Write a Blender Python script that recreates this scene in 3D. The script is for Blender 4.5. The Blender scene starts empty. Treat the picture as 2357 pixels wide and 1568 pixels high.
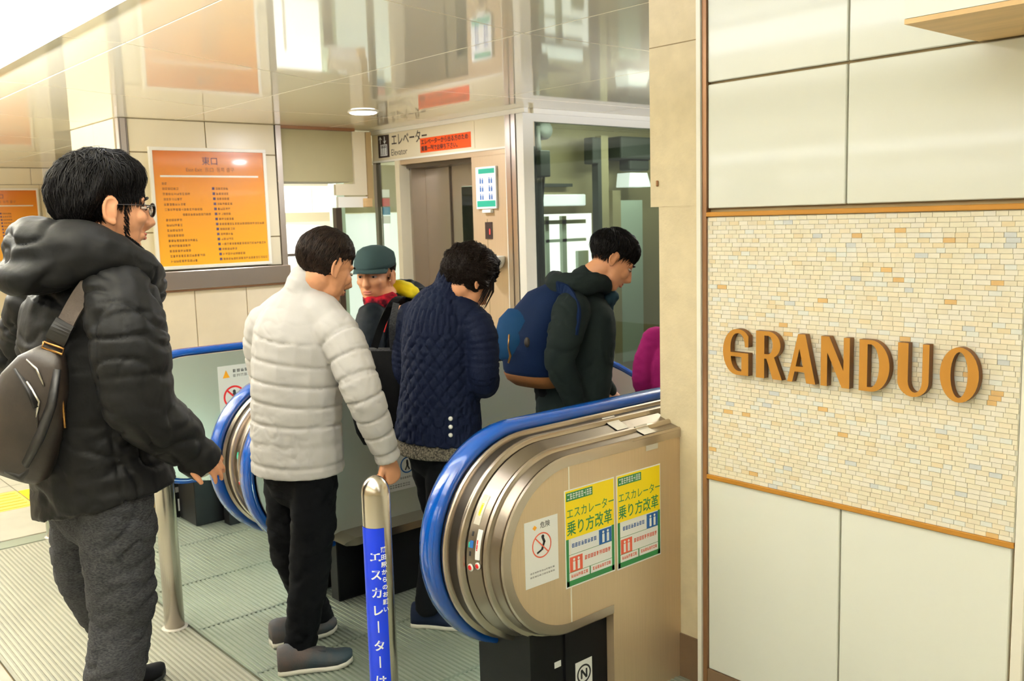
import bpy, bmesh, math, random
import numpy as np
from mathutils import Vector, Matrix
random.seed(7); rng = np.random.default_rng(7)
S = bpy.context.scene
COL = S.collection
# ------------------------------------------------------------------ camera
F_PX = 2178.56; CAM_H = 1.65
YAW, PIT, ROL = (math.radians(a) for a in (49.117, 7.353, -1.617))
def cam_axes():
    cy, sy, cp, sp, cr, sr = math.cos(YAW), math.sin(YAW), math.cos(PIT), math.sin(PIT), math.cos(ROL), math.sin(ROL)
    fw = Vector((cy*cp, sy*cp, -sp)); r0 = Vector((sy, -cy, 0)); u0 = r0.cross(fw)
    return cr*r0 + sr*u0, -sr*r0 + cr*u0, fw
CR, CU, CF = cam_axes()
cam_d = bpy.data.cameras.new('camera'); cam = bpy.data.objects.new('camera', cam_d); COL.objects.link(cam)
cam_d.sensor_width = 36.0; cam_d.lens = F_PX/2357*36; cam_d.clip_start = .05; cam_d.clip_end = 100
m = Matrix((CR, CU, -CF)).transposed().to_4x4(); m.translation = (0, 0, CAM_H); cam.matrix_world = m
cam_d.dof.use_dof = True; cam_d.dof.focus_distance = 2.75; cam_d.dof.aperture_fstop = 8
S.camera = cam
S.cycles.max_bounces = 9; S.cycles.diffuse_bounces = 5; S.cycles.glossy_bounces = 4; S.cycles.transmission_bounces = 6; S.cycles.caustics_reflective = False; S.cycles.caustics_refractive = False
def at(x, y, ax, v):
    """photo pixel -> the point where its ray meets the plane (axis ax) = v"""
    d = CF + CR*((x-1178.5)/F_PX) - CU*((y-784)/F_PX)
    o = Vector((0, 0, CAM_H)); return o + d*((v-o[ax])/d[ax])
# ------------------------------------------------------------------ world, light, exposure
w = bpy.data.worlds.new('world'); S.world = w; w.use_nodes = True
w.node_tree.nodes['Background'].inputs[0].default_value = (1.0, .97, .90, 1)
w.node_tree.nodes['Background'].inputs[1].default_value = .55
S.view_settings.view_transform = 'Standard'; S.view_settings.look = 'None'
S.view_settings.exposure = -.34; S.view_settings.gamma = 1.0; S.view_settings.use_curve_mapping = False
CEIL = 2.5
STRIPS = [(1.17, -5.0, 13.5), (.15, .6, 13.0), (-3.6, -5.0, 13.5)]      # ceiling strip, then two added suspended strips that brighten the ceiling
LIGHT = dict(near=6, far_down=6, far_up=330, slope_up=420)                       # watts per strip section
def area(name, loc, sx, sy, power, col=(.93, .955, 1.05), rot=(0, 0, 0), parent=None):
    d = bpy.data.lights.new(name, 'AREA'); d.shape = 'RECTANGLE'; d.size = sx; d.size_y = sy; d.energy = power; d.color = col
    o = bpy.data.objects.new(name, d); COL.objects.link(o); o.location = loc; o.rotation_euler = rot
    if parent: o.parent = parent; o.location = Vector(loc) - parent.location
    return o
# ------------------------------------------------------------------ materials
MATS = {}
def mat(name, col=(.8, .8, .8), rough=.5, metal=0., ior=1.5, emit=None, es=1., bump=0., bscale=200., var=0., vscale=4., trans=0., coat=0., alpha=1., stretch=None, col2=None, sheen=0.):
    if name in MATS: return MATS[name]
    m = bpy.data.materials.new(name); m.use_nodes = True; nt = m.node_tree; N = nt.nodes; L = nt.links
    b = N['Principled BSDF']; c4 = (*col, 1)
    b.inputs['Base Color'].default_value = c4; b.inputs['Roughness'].default_value = rough
    b.inputs['Metallic'].default_value = metal; b.inputs['IOR'].default_value = ior
    b.inputs['Transmission Weight'].default_value = trans; b.inputs['Coat Weight'].default_value = coat
    b.inputs['Coat Roughness'].default_value = .06; b.inputs['Alpha'].default_value = alpha
    if sheen: b.inputs['Sheen Weight'].default_value = sheen
    if emit: b.inputs['Emission Color'].default_value = (*emit, 1); b.inputs['Emission Strength'].default_value = es
    if bump or var or col2:
        tc = N.new('ShaderNodeTexCoord'); mp = N.new('ShaderNodeMapping'); L.new(tc.outputs['Object'], mp.inputs[0])
        if stretch: mp.inputs['Scale'].default_value = stretch
    if bump:
        n = N.new('ShaderNodeTexNoise'); n.inputs['Scale'].default_value = bscale; n.inputs['Detail'].default_value = 4
        bp = N.new('ShaderNodeBump'); bp.inputs['Strength'].default_value = bump; bp.inputs['Distance'].default_value = .004
        L.new(mp.outputs[0], n.inputs['Vector']); L.new(n.outputs['Fac'], bp.inputs['Height']); L.new(bp.outputs[0], b.inputs['Normal'])
    if var or col2:
        n2 = N.new('ShaderNodeTexNoise'); n2.inputs['Scale'].default_value = vscale; n2.inputs['Detail'].default_value = 5
        L.new(mp.outputs[0], n2.inputs['Vector'])
        r = N.new('ShaderNodeValToRGB'); r.color_ramp.elements[0].position = .35; r.color_ramp.elements[1].position = .65
        lo = tuple(c*(1-var) for c in col) if not col2 else col2
        r.color_ramp.elements[0].color = (*lo, 1); r.color_ramp.elements[1].color = c4
        L.new(n2.outputs['Fac'], r.inputs[0]); L.new(r.outputs[0], b.inputs['Base Color'])
    MATS[name] = m; return m
def s2l(r, g, b): return tuple(((c/255)/12.92 if c/255 <= .04045 else ((c/255+.055)/1.055)**2.4) for c in (r, g, b))
mat('ceil_panel', s2l(252, 244, 214), .05, 0, 1.65)
mat('ceil_void', (.025, .018, .012), .8)
mat('wall_tile', s2l(232, 234, 224), .08, 0, 1.5, var=.02, vscale=1.5)
mat('cream_wall', s2l(232, 220, 188), .3, 0, 1.5, var=.05, vscale=2)
mat('low_wall', s2l(228, 214, 186), .45, var=.10, vscale=3)
mat('stone_paint', s2l(222, 206, 170), .7, bump=.35, bscale=90, var=.10, vscale=14)
mat('joint', s2l(150, 130, 95), .8)
mat('plinth', s2l(120, 96, 72), .45, var=.15, vscale=6)
mat('gold_trim', s2l(178, 124, 44), .42, .3)
mat('grout', s2l(206, 204, 190), .8)
mat('letter_side_shade', s2l(112, 70, 26), .5, .2)  # letter sides darkened: their shade is put into the colour
mat('bronze', s2l(150, 112, 80), .35, .6)
mat('white_trim', s2l(240, 236, 222), .35)
mat('wood_soffit', s2l(226, 188, 130), .5, var=.15, vscale=3, stretch=(8, 1, 8))
mat('steel', (.50, .43, .36), .26, 1., bump=.06, bscale=60, stretch=(1, 40, 40))
mat('steel_v', (.56, .50, .43), .30, 1., bump=.06, bscale=60, stretch=(40, 40, 1))
mat('steel_dark', (.20, .17, .145), .32, 1.)
mat('groove_dark_reflect', (.045, .038, .032), .4, .8)  # dark reflections in the steel grooves are put into the colour
mat('steel_dark_reflect', (.30, .255, .21), .28, 1., bump=.05, bscale=60, stretch=(1, 40, 40))  # same steel darkened: the bands' dark reflections are put into the colour
mat('comb_lamp', (1, 1, 1), .5, emit=(.72, 1, .86), es=6)
mat('steel_panel', s2l(214, 190, 156), .42, .5, bump=.03, bscale=60, stretch=(40, 40, 1), var=.05, vscale=5)
mat('steel_green', (.66, .72, .64), .36, .55, bump=.05, bscale=50, stretch=(1, 40, 40))
mat('pole_steel', (.62, .56, .48), .2, 1., bump=.05, bscale=60, stretch=(40, 40, 1))
mat('rail_blue', s2l(0, 70, 158), .17, 0, 1.5, coat=.6)
mat('black_base', (.008, .008, .009), .4, 0, 1.25, var=.3, vscale=8)
mat('black_rubber', (.01, .01, .01), .6)
mat('floor_plate', s2l(156, 167, 152), .36, .5, var=.35, vscale=1.6, bump=.15, bscale=40)
mat('floor_rib', s2l(180, 190, 175), .34, .5, var=.25, vscale=2)
mat('mat_plate', s2l(150, 150, 136), .45, .3, var=.12, vscale=3)
mat('mat_rib', s2l(176, 176, 160), .4, .3, var=.10, vscale=3)
mat('floor_tile', s2l(168, 166, 152), .4, var=.10, vscale=7)
mat('tactile', s2l(240, 200, 90), .5, var=.06)
mat('tactile_new', s2l(255, 214, 0), .5)
mat('glass', (.80, .90, .84), .02, 0, 1.45, trans=1.)
mat('glass_green', (.60, .80, .68), .03, 0, 1.45, trans=1.)
mat('lamp_white', (1, 1, 1), .5, emit=(.95, .97, 1.02), es=6)
mat('spot_white', (1, 1, 1), .5, emit=(1, .97, .88), es=14)
mat('window_light', (1, 1, 1), .5, emit=(.98, 1, .97), es=1.5)
mat('window_pale', (1, 1, 1), .5, emit=(.86, .95, .90), es=.75)
mat('white', s2l(244, 246, 244), .4)
mat('white_gloss', s2l(240, 240, 232), .2)
mat('ink', (.02, .02, .025), .6)
mat('ink_brown', s2l(52, 34, 30), .5)
mat('red', s2l(206, 26, 30), .5)
mat('orange_notice', s2l(240, 84, 18), .5)
mat('orange_ink', s2l(226, 100, 74), .6)
mat('blue_ink', s2l(30, 96, 170), .5)
mat('cyan_ink', s2l(0, 140, 190), .5)
mat('teal_ink', s2l(40, 168, 140), .5)
mat('green_ink', s2l(40, 130, 70), .5)
mat('yellow', s2l(255, 226, 0), .5)
mat('amber', s2l(242, 168, 30), .5)
mat('grey_ink', s2l(150, 150, 150), .6)
mat('banner_blue', s2l(0, 52, 214), .3)
mat('led_red', (.1, 0, 0), .5, emit=(1, .05, .04), es=5)
mat('tape', s2l(206, 200, 186), .25)
mat('shaft_wall', s2l(176, 166, 124), .6, var=.1, vscale=2)
mat('shaft_dark', s2l(58, 64, 54), .6)
mat('shaft_pale', s2l(196, 214, 192), .5)
mat('beige_box', s2l(186, 160, 112), .6, var=.08, vscale=12)
# ------------------------------------------------------------------ mesh helpers
class MB:
    def __init__(s): s.v = []; s.f = []; s.smooth = []
    def add(s, verts, faces, smooth=False):
        o = len(s.v); s.v += [tuple(p) for p in verts]; s.f += [tuple(i+o for i in f) for f in faces]; s.smooth += [smooth]*len(faces); return s
    def box(s, x0, x1, y0, y1, z0, z1):
        p = [(x, y, z) for z in (z0, z1) for y in (y0, y1) for x in (x0, x1)]
        return s.add(p, [(0, 2, 3, 1), (4, 5, 7, 6), (0, 1, 5, 4), (2, 6, 7, 3), (0, 4, 6, 2), (1, 3, 7, 5)])
    def bbox(s, x0, x1, y0, y1, z0, z1, r=.004, seg=2):
        bm = bmesh.new(); bmesh.ops.create_cube(bm, size=1)
        for v in bm.verts: v.co = Vector(((x0+x1)/2+v.co.x*(x1-x0), (y0+y1)/2+v.co.y*(y1-y0), (z0+z1)/2+v.co.z*(z1-z0)))
        bmesh.ops.bevel(bm, geom=bm.edges[:], offset=r, segments=seg, affect='EDGES', profile=.5)
        return s.addbm(bm)
    def addbm(s, bm, smooth=False):
        bm.verts.index_update(); s.add([v.co for v in bm.verts], [[v.index for v in f.verts] for f in bm.faces], smooth); bm.free(); return s
    def prism(s, poly, axis, a, b):
        """polygon in the two other axes (cyclic order), extruded along axis from a to b"""
        n = len(poly); o = [i for i in range(3) if i != axis]
        def P(q, t):
            r = [0, 0, 0]; r[o[0]] = q[0]; r[o[1]] = q[1]; r[axis] = t; return r
        v = [P(q, a) for q in poly] + [P(q, b) for q in poly]
        f = [tuple(range(n)), tuple(range(2*n-1, n-1, -1))] + [(i, i+n, (i+1) % n+n, (i+1) % n) for i in range(n)]
        return s.add(v, f)
    def loft(s, rings, closed=True, cap=True, smooth=True, loop=False):
        n = len(rings[0]); v = [p for r in rings for p in r]; f = []
        m = len(rings); k = n if closed else n-1
        for i in range(m if loop else m-1):
            j2 = (i+1) % m
            for j in range(k): f.append((i*n+j, i*n+(j+1) % n, j2*n+(j+1) % n, j2*n+j))
        if cap and closed and not loop: f.append(tuple(range(n-1, -1, -1))); f.append(tuple(range((m-1)*n, m*n)))
        return s.add(v, f, smooth)
    def tube(s, pts, rad, n=10, cap=True):
        pts = [Vector(p) for p in pts]; rad = rad if isinstance(rad, (list, tuple)) else [rad]*len(pts)
        rings = []; up = Vector((0, 0, 1)); prev = None
        for i, p in enumerate(pts):
            t = (pts[min(i+1, len(pts)-1)]-pts[max(i-1, 0)]).normalized()
            if prev is None:
                a = up if abs(t.z) < .9 else Vector((1, 0, 0)); u = t.cross(a).normalized()
            else: u = (prev - t*prev.dot(t)).normalized()
            prev = u; w_ = t.cross(u)
            r = rad[i]; ru, rw = (r if isinstance(r, (tuple, list)) else (r, r))
            rings.append([p+u*(ru*math.cos(k*2*math.pi/n))+w_*(rw*math.sin(k*2*math.pi/n)) for k in range(n)])
        return s.loft(rings, cap=cap)
    def lathe(s, prof, c, n=24, axis='z'):
        rings = []
        for r, h in prof:
            ring = []
            for k in range(n):
                a = k*2*math.pi/n; q = (r*math.cos(a), r*math.sin(a), h)
                if axis == 'y': q = (q[0], q[2], -q[1])
                if axis == 'x': q = (q[2], q[1], -q[0])
                ring.append((c[0]+q[0], c[1]+q[1], c[2]+q[2]))
            rings.append(ring)
        return s.loft(rings)
    def mesh(s, name, m, off=(0, 0, 0)):
        me = bpy.data.meshes.new(name); o = off
        me.from_pydata([(p[0]-o[0], p[1]-o[1], p[2]-o[2]) for p in s.v], [], s.f)
        me.polygons.foreach_set('use_smooth', s.smooth)
        if m: me.materials.append(MATS[m] if isinstance(m, str) else m)
        bm = bmesh.new(); bm.from_mesh(me); bmesh.ops.recalc_face_normals(bm, faces=bm.faces); bm.to_mesh(me); bm.free()
        return me
    def build(s, name, m, parent=None):
        off = wloc(parent) if parent else (0, 0, 0)
        ob = bpy.data.objects.new(name, s.mesh(name, m, off)); COL.objects.link(ob)
        if parent: ob.parent = parent
        return ob
def wloc(o):
    l = Vector((0, 0, 0))
    while o: l += o.location; o = o.parent
    return l
def thing(name, label, cat, loc=(0, 0, 0), group=None, kind=None):
    o = bpy.data.objects.new(name, None); COL.objects.link(o); o.location = loc; o.empty_display_size = .1
    return tag(o, label, cat, group, kind)
def tag(o, label=None, cat=None, group=None, kind=None):
    if label: o['label'] = label
    if cat: o['category'] = cat
    if group: o['group'] = group
    if kind: o['kind'] = kind
    return o
def struct(o, label=None, cat=None): return tag(o, label, cat, None, 'structure')
def copy_tree(o, parent=None, dl=None):
    c = o.copy(); COL.objects.link(c); c.parent = parent
    for ch in list(o.children): copy_tree(ch, c)
    return c
def text(s, size, m, name, parent, origin, ux, uy, extrude=.0006, align='LEFT', sx=1., space=1., bold=0.):
    """lettering as real mesh: origin, ux = reading direction, uy = up direction"""
    cu = bpy.data.curves.new('txt', 'FONT'); cu.body = s; cu.size = size; cu.extrude = extrude; cu.align_x = align; cu.space_character = space
    cu.resolution_u = 3; cu.offset = bold
    to = bpy.data.objects.new('txt', cu); COL.objects.link(to)
    dg = bpy.context.evaluated_depsgraph_get(); me = bpy.data.meshes.new_from_object(to.evaluated_get(dg))
    bpy.data.objects.remove(to); bpy.data.curves.remove(cu)
    me.materials.clear(); me.materials.append(MATS[m])
    ux = Vector(ux).normalized(); uy = Vector(uy).normalized(); uz = ux.cross(uy)
    M = Matrix((ux*sx, uy, uz)).transposed().to_4x4(); M.translation = Vector(origin) - (wloc(parent) if parent else Vector())
    me.transform(M); me.name = name
    o = bpy.data.objects.new(name, me); COL.objects.link(o)
    if parent: o.parent = parent
    return o
# ================================================================== THE SETTING
# ---- floor (leaves the escalator pit open)
PITX = 2.78
fl = MB(); fl.box(-8, PITX, -6, 17, -.25, -.012); fl.box(PITX, 11, -6, 2.36, -.25, -.012); fl.box(PITX, 11, 5.02, 17, -.25, -.012)
floor = struct(fl.build('floor', 'joint'), 'pale grey stone and ribbed metal floor of the concourse', 'floor')
tile_me = {}
def slab(name, x0, x1, y0, y1, z0, z1, m, parent): return MB().box(x0, x1, y0, y1, z0, z1).build(name, m, parent)
for i in range(-5, 4):                                              # stone paving beyond the ribbed plates
    for j in range(0, 9):
        x0 = 1.45+(i-1)*.6; y0 = 5.55+j*.6
        if x0+.6 > 4.9 : continue
        if 6.1 < y0 < 6.2 and x0 < 1.4: continue
        slab('floor_tile', x0+.003, x0+.597, y0+.003, y0+.597, -.02, 0, 'floor_tile', floor)
for i in range(-3, 1):                                              # tactile guide path, bars along the path
    x0 = 1.45+(i-1)*.6
    t_ = slab('tactile_tile', x0+.003, x0+.597, 6.153, 6.747, -.02, 0, 'floor_tile', floor) if False else slab('tactile_tile', x0+.003, x0+.597, 6.153, 6.597, -.02, 0, 'tactile', floor)
    for k in range(6): MB().bbox(x0+.02, x0+.58, 6.18+k*.07, 6.21+k*.07, 0, .005, .002, 1).build('tactile_bar', 'tactile', t_)
    slab('floor_tile', x0+.003, x0+.597, 6.603, 6.747, -.02, 0, 'floor_tile', floor)
slab('tactile_tile', 1.453, 1.60, 6.153, 6.56, .0005, .004, 'tactile_new', floor)
# ribbed matting at the concourse side and landing plates before the escalators
mp = slab('ribbed_mat', .76, 1.42, 3.0, 5.40, -.02, .0, 'mat_plate', floor)
rb = MB()
for k in range(33): rb.box(.775+k*.0195, .785+k*.0195, 3.02, 5.37, 0, .005)
tag(rb.build('mat_ribs', 'mat_rib', mp), kind='stuff')
slab('mat_border', .76, 1.42, 5.41, 5.53, -.02, .001, 'floor_plate', floor)
slab('concourse_slab', -7.9, .752, -5.9, 5.53, -.02, 0, 'floor_tile', floor)
slab('concourse_slab', .752, 2.5, -5.9, 1.0, -.02, 0, 'floor_tile', floor)
slab('landing_slab', .76, 1.42, 1.0, 2.99, -.02, 0, 'mat_plate', floor)
lp = MB(); lp.box(1.43, 2.55, 1.0, 5.53, -.02, 0); lp.box(2.55, PITX, 2.36, 5.02, -.02, 0); lpo = lp.build('landing_plate', 'floor_plate', floor)
rb = MB()
for k in range(52): rb.box(1.44+k*.021, 1.450+k*.021, 1.05, 5.5, 0, .004)
tag(rb.build('plate_ribs', 'floor_rib', lpo), kind='stuff')
for yy in (2.62, 3.15, 3.68, 4.21, 4.75): slab('plate_seam', 1.44, 2.7, yy, yy+.012, 0, .0045, 'floor_plate', lpo)
slab('lobby_slab', 2.0, 10.9, 5.03, 5.53, -.02, 0, 'floor_tile', floor); slab('lobby_slab', 3.26, 10.9, 5.54, 10.9, -.02, -.002, 'floor_tile', floor)
slab('pit_floor', 2.7, 9.0, 2.3, 5.1, -3.2, -3.1, 'black_base', floor)
# ---- ceiling
ce = MB(); ce.box(-8, 11, -6, 17, CEIL+.035, CEIL+.2); ceiling = struct(ce.build('ceiling', 'ceil_void'), 'glossy cream metal panel ceiling with thin dark joints', 'ceiling')
xs = [-7.0, -5.6, -4.0, -2.6, -1.2, .22, 1.63, 3.04, 4.45, 5.86, 7.3, 9.0]
base_rows = [-5.6, -4.1, -2.6, -1.1, .4, 1.87, 3.37, 5.16, 6.66, 8.2, 9.7, 11.2, 12.7, 14.2, 15.7]
skew_rows = [-5.9, -4.4, -2.9, -1.4, .1, 1.57, 3.05, 4.55, 6.05, 7.6, 9.1, 10.7, 12.3, 13.9, 15.5]
for i in range(len(xs)-1):
    lft = skew_rows if xs[i] < 1.7 else base_rows; rgt = skew_rows if xs[i] < 1.6 else base_rows
    for j in range(len(base_rows)-1):
        g = .0048; q = [(xs[i]+g, lft[j]+g), (xs[i+1]-g, rgt[j]+g), (xs[i+1]-g, rgt[j+1]-g), (xs[i]+g, lft[j+1]-g)]
        MB().prism(q, 2, CEIL, CEIL+.012).build('ceiling_panel', 'ceil_panel', ceiling)
# ---- right wall with the big lettering
wr = MB(); wr.box(2.515, 2.85, -6, 1.915, 0, CEIL); wall_right = struct(wr.build('wall_right', 'joint'), 'glossy cream panelled wall with mosaic band and gold trim', 'wall')
yc = [1.905, 1.424, .938]
def wpanel(y0, y1, z0, z1, m='wall_tile'): return MB().bbox(2.5, 2.516, y0, y1, z0, z1, .0025, 1).build('wall_panel', m, wall_right)
for z0, z1 in ((.10, .770), (1.664, 2.052), (2.060, 2.495)):
    wpanel(yc[1]+.003, yc[0], z0, z1); wpanel(yc[2]+.004, yc[1]-.003, z0, z1)
for k in range(9):
    y1 = .898-k*.7
    for z0, z1 in ((.10, 1.27), (1.276, 2.052), (2.06, 2.495)): wpanel(y1-.694, y1, z0, z1)
MB().bbox(2.49, 2.52, .902, .932, .0, 2.495, .003, 1).build('edge_trim', 'white_trim', wall_right)
MB().box(2.492, 2.52, 1.906, 1.922, 0, 2.495).build('edge_trim', 'bronze', wall_right)
MB().box(2.485, 2.52, 1.924, 1.94, .0, 2.495).build('edge_trim', 'white_trim', wall_right)
for z0 in (.771, 1.637): MB().bbox(2.490, 2.52, .934, 1.906, z0, z0+.015, .002, 1).build('gold_trim', 'gold_trim', wall_right)
MB().box(2.495, 2.52, -6, 1.906, 0, .098).build('baseboard_right', 'plinth', wall_right)
# mosaic bricks
MB().box(2.4995, 2.516, .936, 1.906, .786, 1.637).build('mosaic_bed', 'grout', wall_right)
BC = [s2l(240, 230, 200), s2l(242, 234, 212), s2l(236, 224, 194), s2l(242, 228, 196), s2l(234, 234, 220), s2l(232, 214, 174), s2l(218, 178, 116), s2l(212, 214, 208)]
BW = [.31, .30, .15, .12, .055, .035, .013, .017]
for i, c in enumerate(BC): mat('brick_%d' % i, tuple(q*k for q, k in zip(c, (.95, .97, 1.02))), .45, var=.05, vscale=30)
brick_me = {}
bricks = []
rowp = .01348; nrow = 63
for r in range(nrow):
    z0 = .7865+r*rowp; y = 1.902 - (r % 2)*.014 - rng.random()*.006; first = True
    if r % 2: bricks.append((1.9025, y+.0012, z0, 2))
    while y > .945:
        wd = float(rng.choice([.024, .030, .032, .036], p=[.08, .25, .5, .17])); y1 = max(y-wd, .9375)
        bricks.append((y-.0005, y1+.0005, z0, int(rng.choice(8, p=BW)))); y = y1
bricks = [b for b in bricks if b[0]-b[1] > .004]
bricks.sort(key=lambda b: b[0])
rest = {}
for n, (ya, yb, z0, ci) in enumerate(bricks):
    if n < 300:
        key = (round(ya-yb, 3), ci)
        if key not in brick_me:
            w_ = key[0]/2; brick_me[key] = MB().box(0, .008, -w_, w_, 0, rowp-.0011).mesh('brick', 'brick_%d' % ci)
        o = bpy.data.objects.new('brick', brick_me[key]); COL.objects.link(o); o.parent = wall_right; o.location = (2.4975-random.random()*.0012, (ya+yb)/2, z0)
    else: rest.setdefault(ci, []).append((ya, yb, z0))
me = bpy.data.meshes.new('mosaic_bricks'); big = MB(); mi = []
for ci, L_ in rest.items():
    for ya, yb, z0 in L_:
        big.box(2.4975-random.random()*.0012, 2.506, yb, ya, z0, z0+rowp-.0011); mi += [ci]*6
me = big.mesh('mosaic_bricks', None); 
for i in range(8): me.materials.append(MATS['brick_%d' % i])
me.polygons.foreach_set('material_index', mi)
o = bpy.data.objects.new('mosaic_bricks', me); COL.objects.link(o); o.parent = wall_right; o['kind'] = 'stuff'
# soffit box over the right wall
so = thing('ceiling_soffit', 'boxed cream soffit with pale wood underside above the panelled wall', 'soffit', (2.3, -1.5, 2.06)); so['kind'] = 'structure'
MB().box(2.113, 2.499, -4.0, 1.068, 2.068, CEIL-.001).build('soffit_box', 'wall_tile', so); MB().box(2.113, 2.499, -4.0, 1.068, 2.056, 2.067).build('soffit_board', 'wood_soffit', so)
# ---- letters on the wall
def arc(cx, cy, rx, ry, a0, a1, n=14): return [(cx+rx*math.cos(math.radians(a0+(a1-a0)*i/n)), cy+ry*math.sin(math.radians(a0+(a1-a0)*i/n))) for i in range(n+1)]
GL = {
 'G': [[(.60, 0), (.36, 0)]+arc(.33, .5, .33, .5, 265, 95)+[(.36, 1)]+arc(.36, .80, .24, .2, 88, 25, 5)+[(.60, .86), (.60, .62), (.52, .62)]+arc(.37, .66, .145, .25, 10, 92, 6)+arc(.34, .60, .16, .31, 95, 180, 8)+[(.18, .49), (.60, .49)],
       [(.19, .40), (.44, .40), (.44, .085), (.38, .085)]+arc(.38, .40, .19, .315, 262, 185, 6)],
 'R': [[(0, 0), (0, 1), (.30, 1)]+arc(.30, .715, .28, .285, 85, -62, 10)+[(.62, 0), (.40, 0), (.25, .42), (.2, .42), (.2, 0)], [(.2, .52), (.2, .91), (.29, .91)]+arc(.29, .715, .11, .195, 85, -85, 8)+[(.29, .52)]],
 'A': [[(0, 0), (.25, 1), (.42, 1), (.66, 0), (.45, 0), (.40, .22), (.175, .22), (.12, 0)], [(.20, .33), (.37, .33), (.285, .70)]],
 'N': [[(0, 0), (0, 1), (.18, 1), (.49, .34), (.49, 1), (.62, 1), (.62, 0), (.46, 0), (.14, .68), (.14, 0)]],
 'D': [[(0, 0), (0, 1), (.24, 1)]+arc(.24, .5, .38, .5, 88, -88, 20)+[(.24, 0)], [(.17, .085), (.17, .915), (.24, .915)]+arc(.24, .5, .17, .415, 86, -86, 14)+[(.24, .085)]],
 'U': [[(0, 1), (.21, 1), (.21, .30)]+arc(.35, .30, .14, .215, 185, 355, 10)+[(.49, .30), (.49, 1), (.62, 1), (.62, .30)]+arc(.31, .30, .31, .30, 0, -180, 16)+[(0, .30)]],
 'O': [arc(.34, .5, .34, .5, 0, 351, 31), arc(.34, .5, .15, .415, 0, 346, 25)]}
sign = thing('wall_lettering', 'large gold capital letters mounted on the mosaic band', 'sign', (2.49, 1.43, 1.14))
pos = {0: (1.824, 1.728), 1: (1.700, 1.607), 2: (1.589, 1.494), 3: (1.477, 1.386), 4: (1.357, 1.267), 5: (1.244, 1.157), 6: (1.128, 1.027)}
for i, ch in enumerate('GRANDUO'):
    cu = bpy.data.curves.new('l', 'CURVE'); cu.dimensions = '2D'; cu.fill_mode = 'BOTH'; cu.extrude = .010; cu.bevel_depth = 0
    for c in GL[ch]:
        sp = cu.splines.new('POLY'); sp.points.add(len(c)-1); sp.use_cyclic_u = True
        for p, q in zip(sp.points, c): p.co = (q[0], q[1], 0, 1)
    to = bpy.data.objects.new('l', cu); COL.objects.link(to); me = bpy.data.meshes.new_from_object(to.evaluated_get(bpy.context.evaluated_depsgraph_get()))
    bpy.data.objects.remove(to); bpy.data.curves.remove(cu)
    wmax = max(p[0] for p in GL[ch][0]); y0, y1 = pos[i]
    me.materials.clear(); me.materials.append(MATS['gold_trim']); me.name = 'letter'
    for v in me.vertices: v.co = Vector((2.481-v.co.z*1.1, y0-(y0-y1)*v.co.x/wmax, 1.139+.146*v.co.y)) - sign.location
    me.materials.append(MATS['letter_side_shade'])
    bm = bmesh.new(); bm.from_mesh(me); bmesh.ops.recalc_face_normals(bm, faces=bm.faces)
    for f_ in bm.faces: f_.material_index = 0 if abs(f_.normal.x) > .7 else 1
    bm.to_mesh(me); bm.free()
    o = bpy.data.objects.new('letter', me); COL.objects.link(o); o.parent = sign
    for t in (.3, .7): MB().lathe([(.004, 2.487), (.004, 2.499)], (0, y0-(y0-y1)*t, 1.21), 6, 'x') if False else None
# ---- column by the escalator
col = MB(); col.prism([(2.55, 1.94), (2.95, 1.94), (2.95, 2.152), (2.55, 2.152)], 2, 0.16, 1.675)
wall_column = struct(col.build('wall_column', 'stone_paint'), 'rough cream painted column beside the escalator newel', 'column')
MB().box(2.548, 2.95, 1.94, 2.187, 1.675, CEIL).build('column_head', 'stone_paint', wall_column)
MB().box(2.542, 2.95, 1.942, 2.154, 0, .16).build('column_plinth', 'plinth', wall_column)
MB().box(2.5465, 2.549, 1.942, 2.186, 2.208, 2.211).build('column_joint', 'joint', wall_column)
MB().bbox(2.540, 2.549, 2.150, 2.158, 1.745, 1.765, .002, 1).build('anchor_stub', 'bronze', wall_column)
# ---- poster wall at the back (plane Y = 7.53)
YP = 7.53
wb = MB(); wb.box(2.60, 3.95, YP+.012, 8.66, 0, CEIL); wall_back = struct(wb.build('wall_back', 'joint'), 'cream panelled pier carrying the orange notice board', 'wall')
def bp_(x0, x1, z0, z1, m='cream_wall', name='wall_panel'): return MB().bbox(x0, x1, YP, YP+.014, z0, z1, .003, 1).build(name, m, wall_back)
bp_(2.668, 3.286, 2.246, 2.495); bp_(3.294, 3.90, 2.246, 2.495); bp_(2.668, 2.83, 1.62, 2.238); bp_(2.668, 2.83, 1.31, 1.612)
bp_(3.77, 3.90, 1.556, 2.238); bp_(3.77, 3.90, 1.31, 1.548); bp_(2.84, 3.76, 1.31, 2.238)
MB().box(2.595, 2.66, YP-.012, YP+.05, 0, 2.495).build('corner_post', 'steel_v', wall_back); MB().box(2.602, 2.607, YP-.016, YP-.01, 0, 2.495).build('corner_bead', 'steel_dark', wall_back); MB().box(2.650, 2.656, YP-.016, YP-.01, 0, 2.495).build('corner_bead', 'steel_dark', wall_back)
MB().box(3.905, 3.955, YP-.015, YP+.2, 0, 2.495).build('corner_post', 'steel_v', wall_back)
MB().bbox(2.66, 3.96, YP-.05, YP+.01, 1.155, 1.305, .006, 2).build('dado_rail', 'steel', wall_back)
MB().box(2.66, 3.96, YP-.03, YP+.01, 1.140, 1.154).build('dado_lip', 'bronze', wall_back)
for x0, x1 in ((2.66, 3.10), (3.106, 3.55), (3.556, 3.96)): MB().bbox(x0, x1, YP-.01, YP+.013, .12, 1.138, .003, 1).build('wall_panel', 'low_wall', wall_back)
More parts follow.
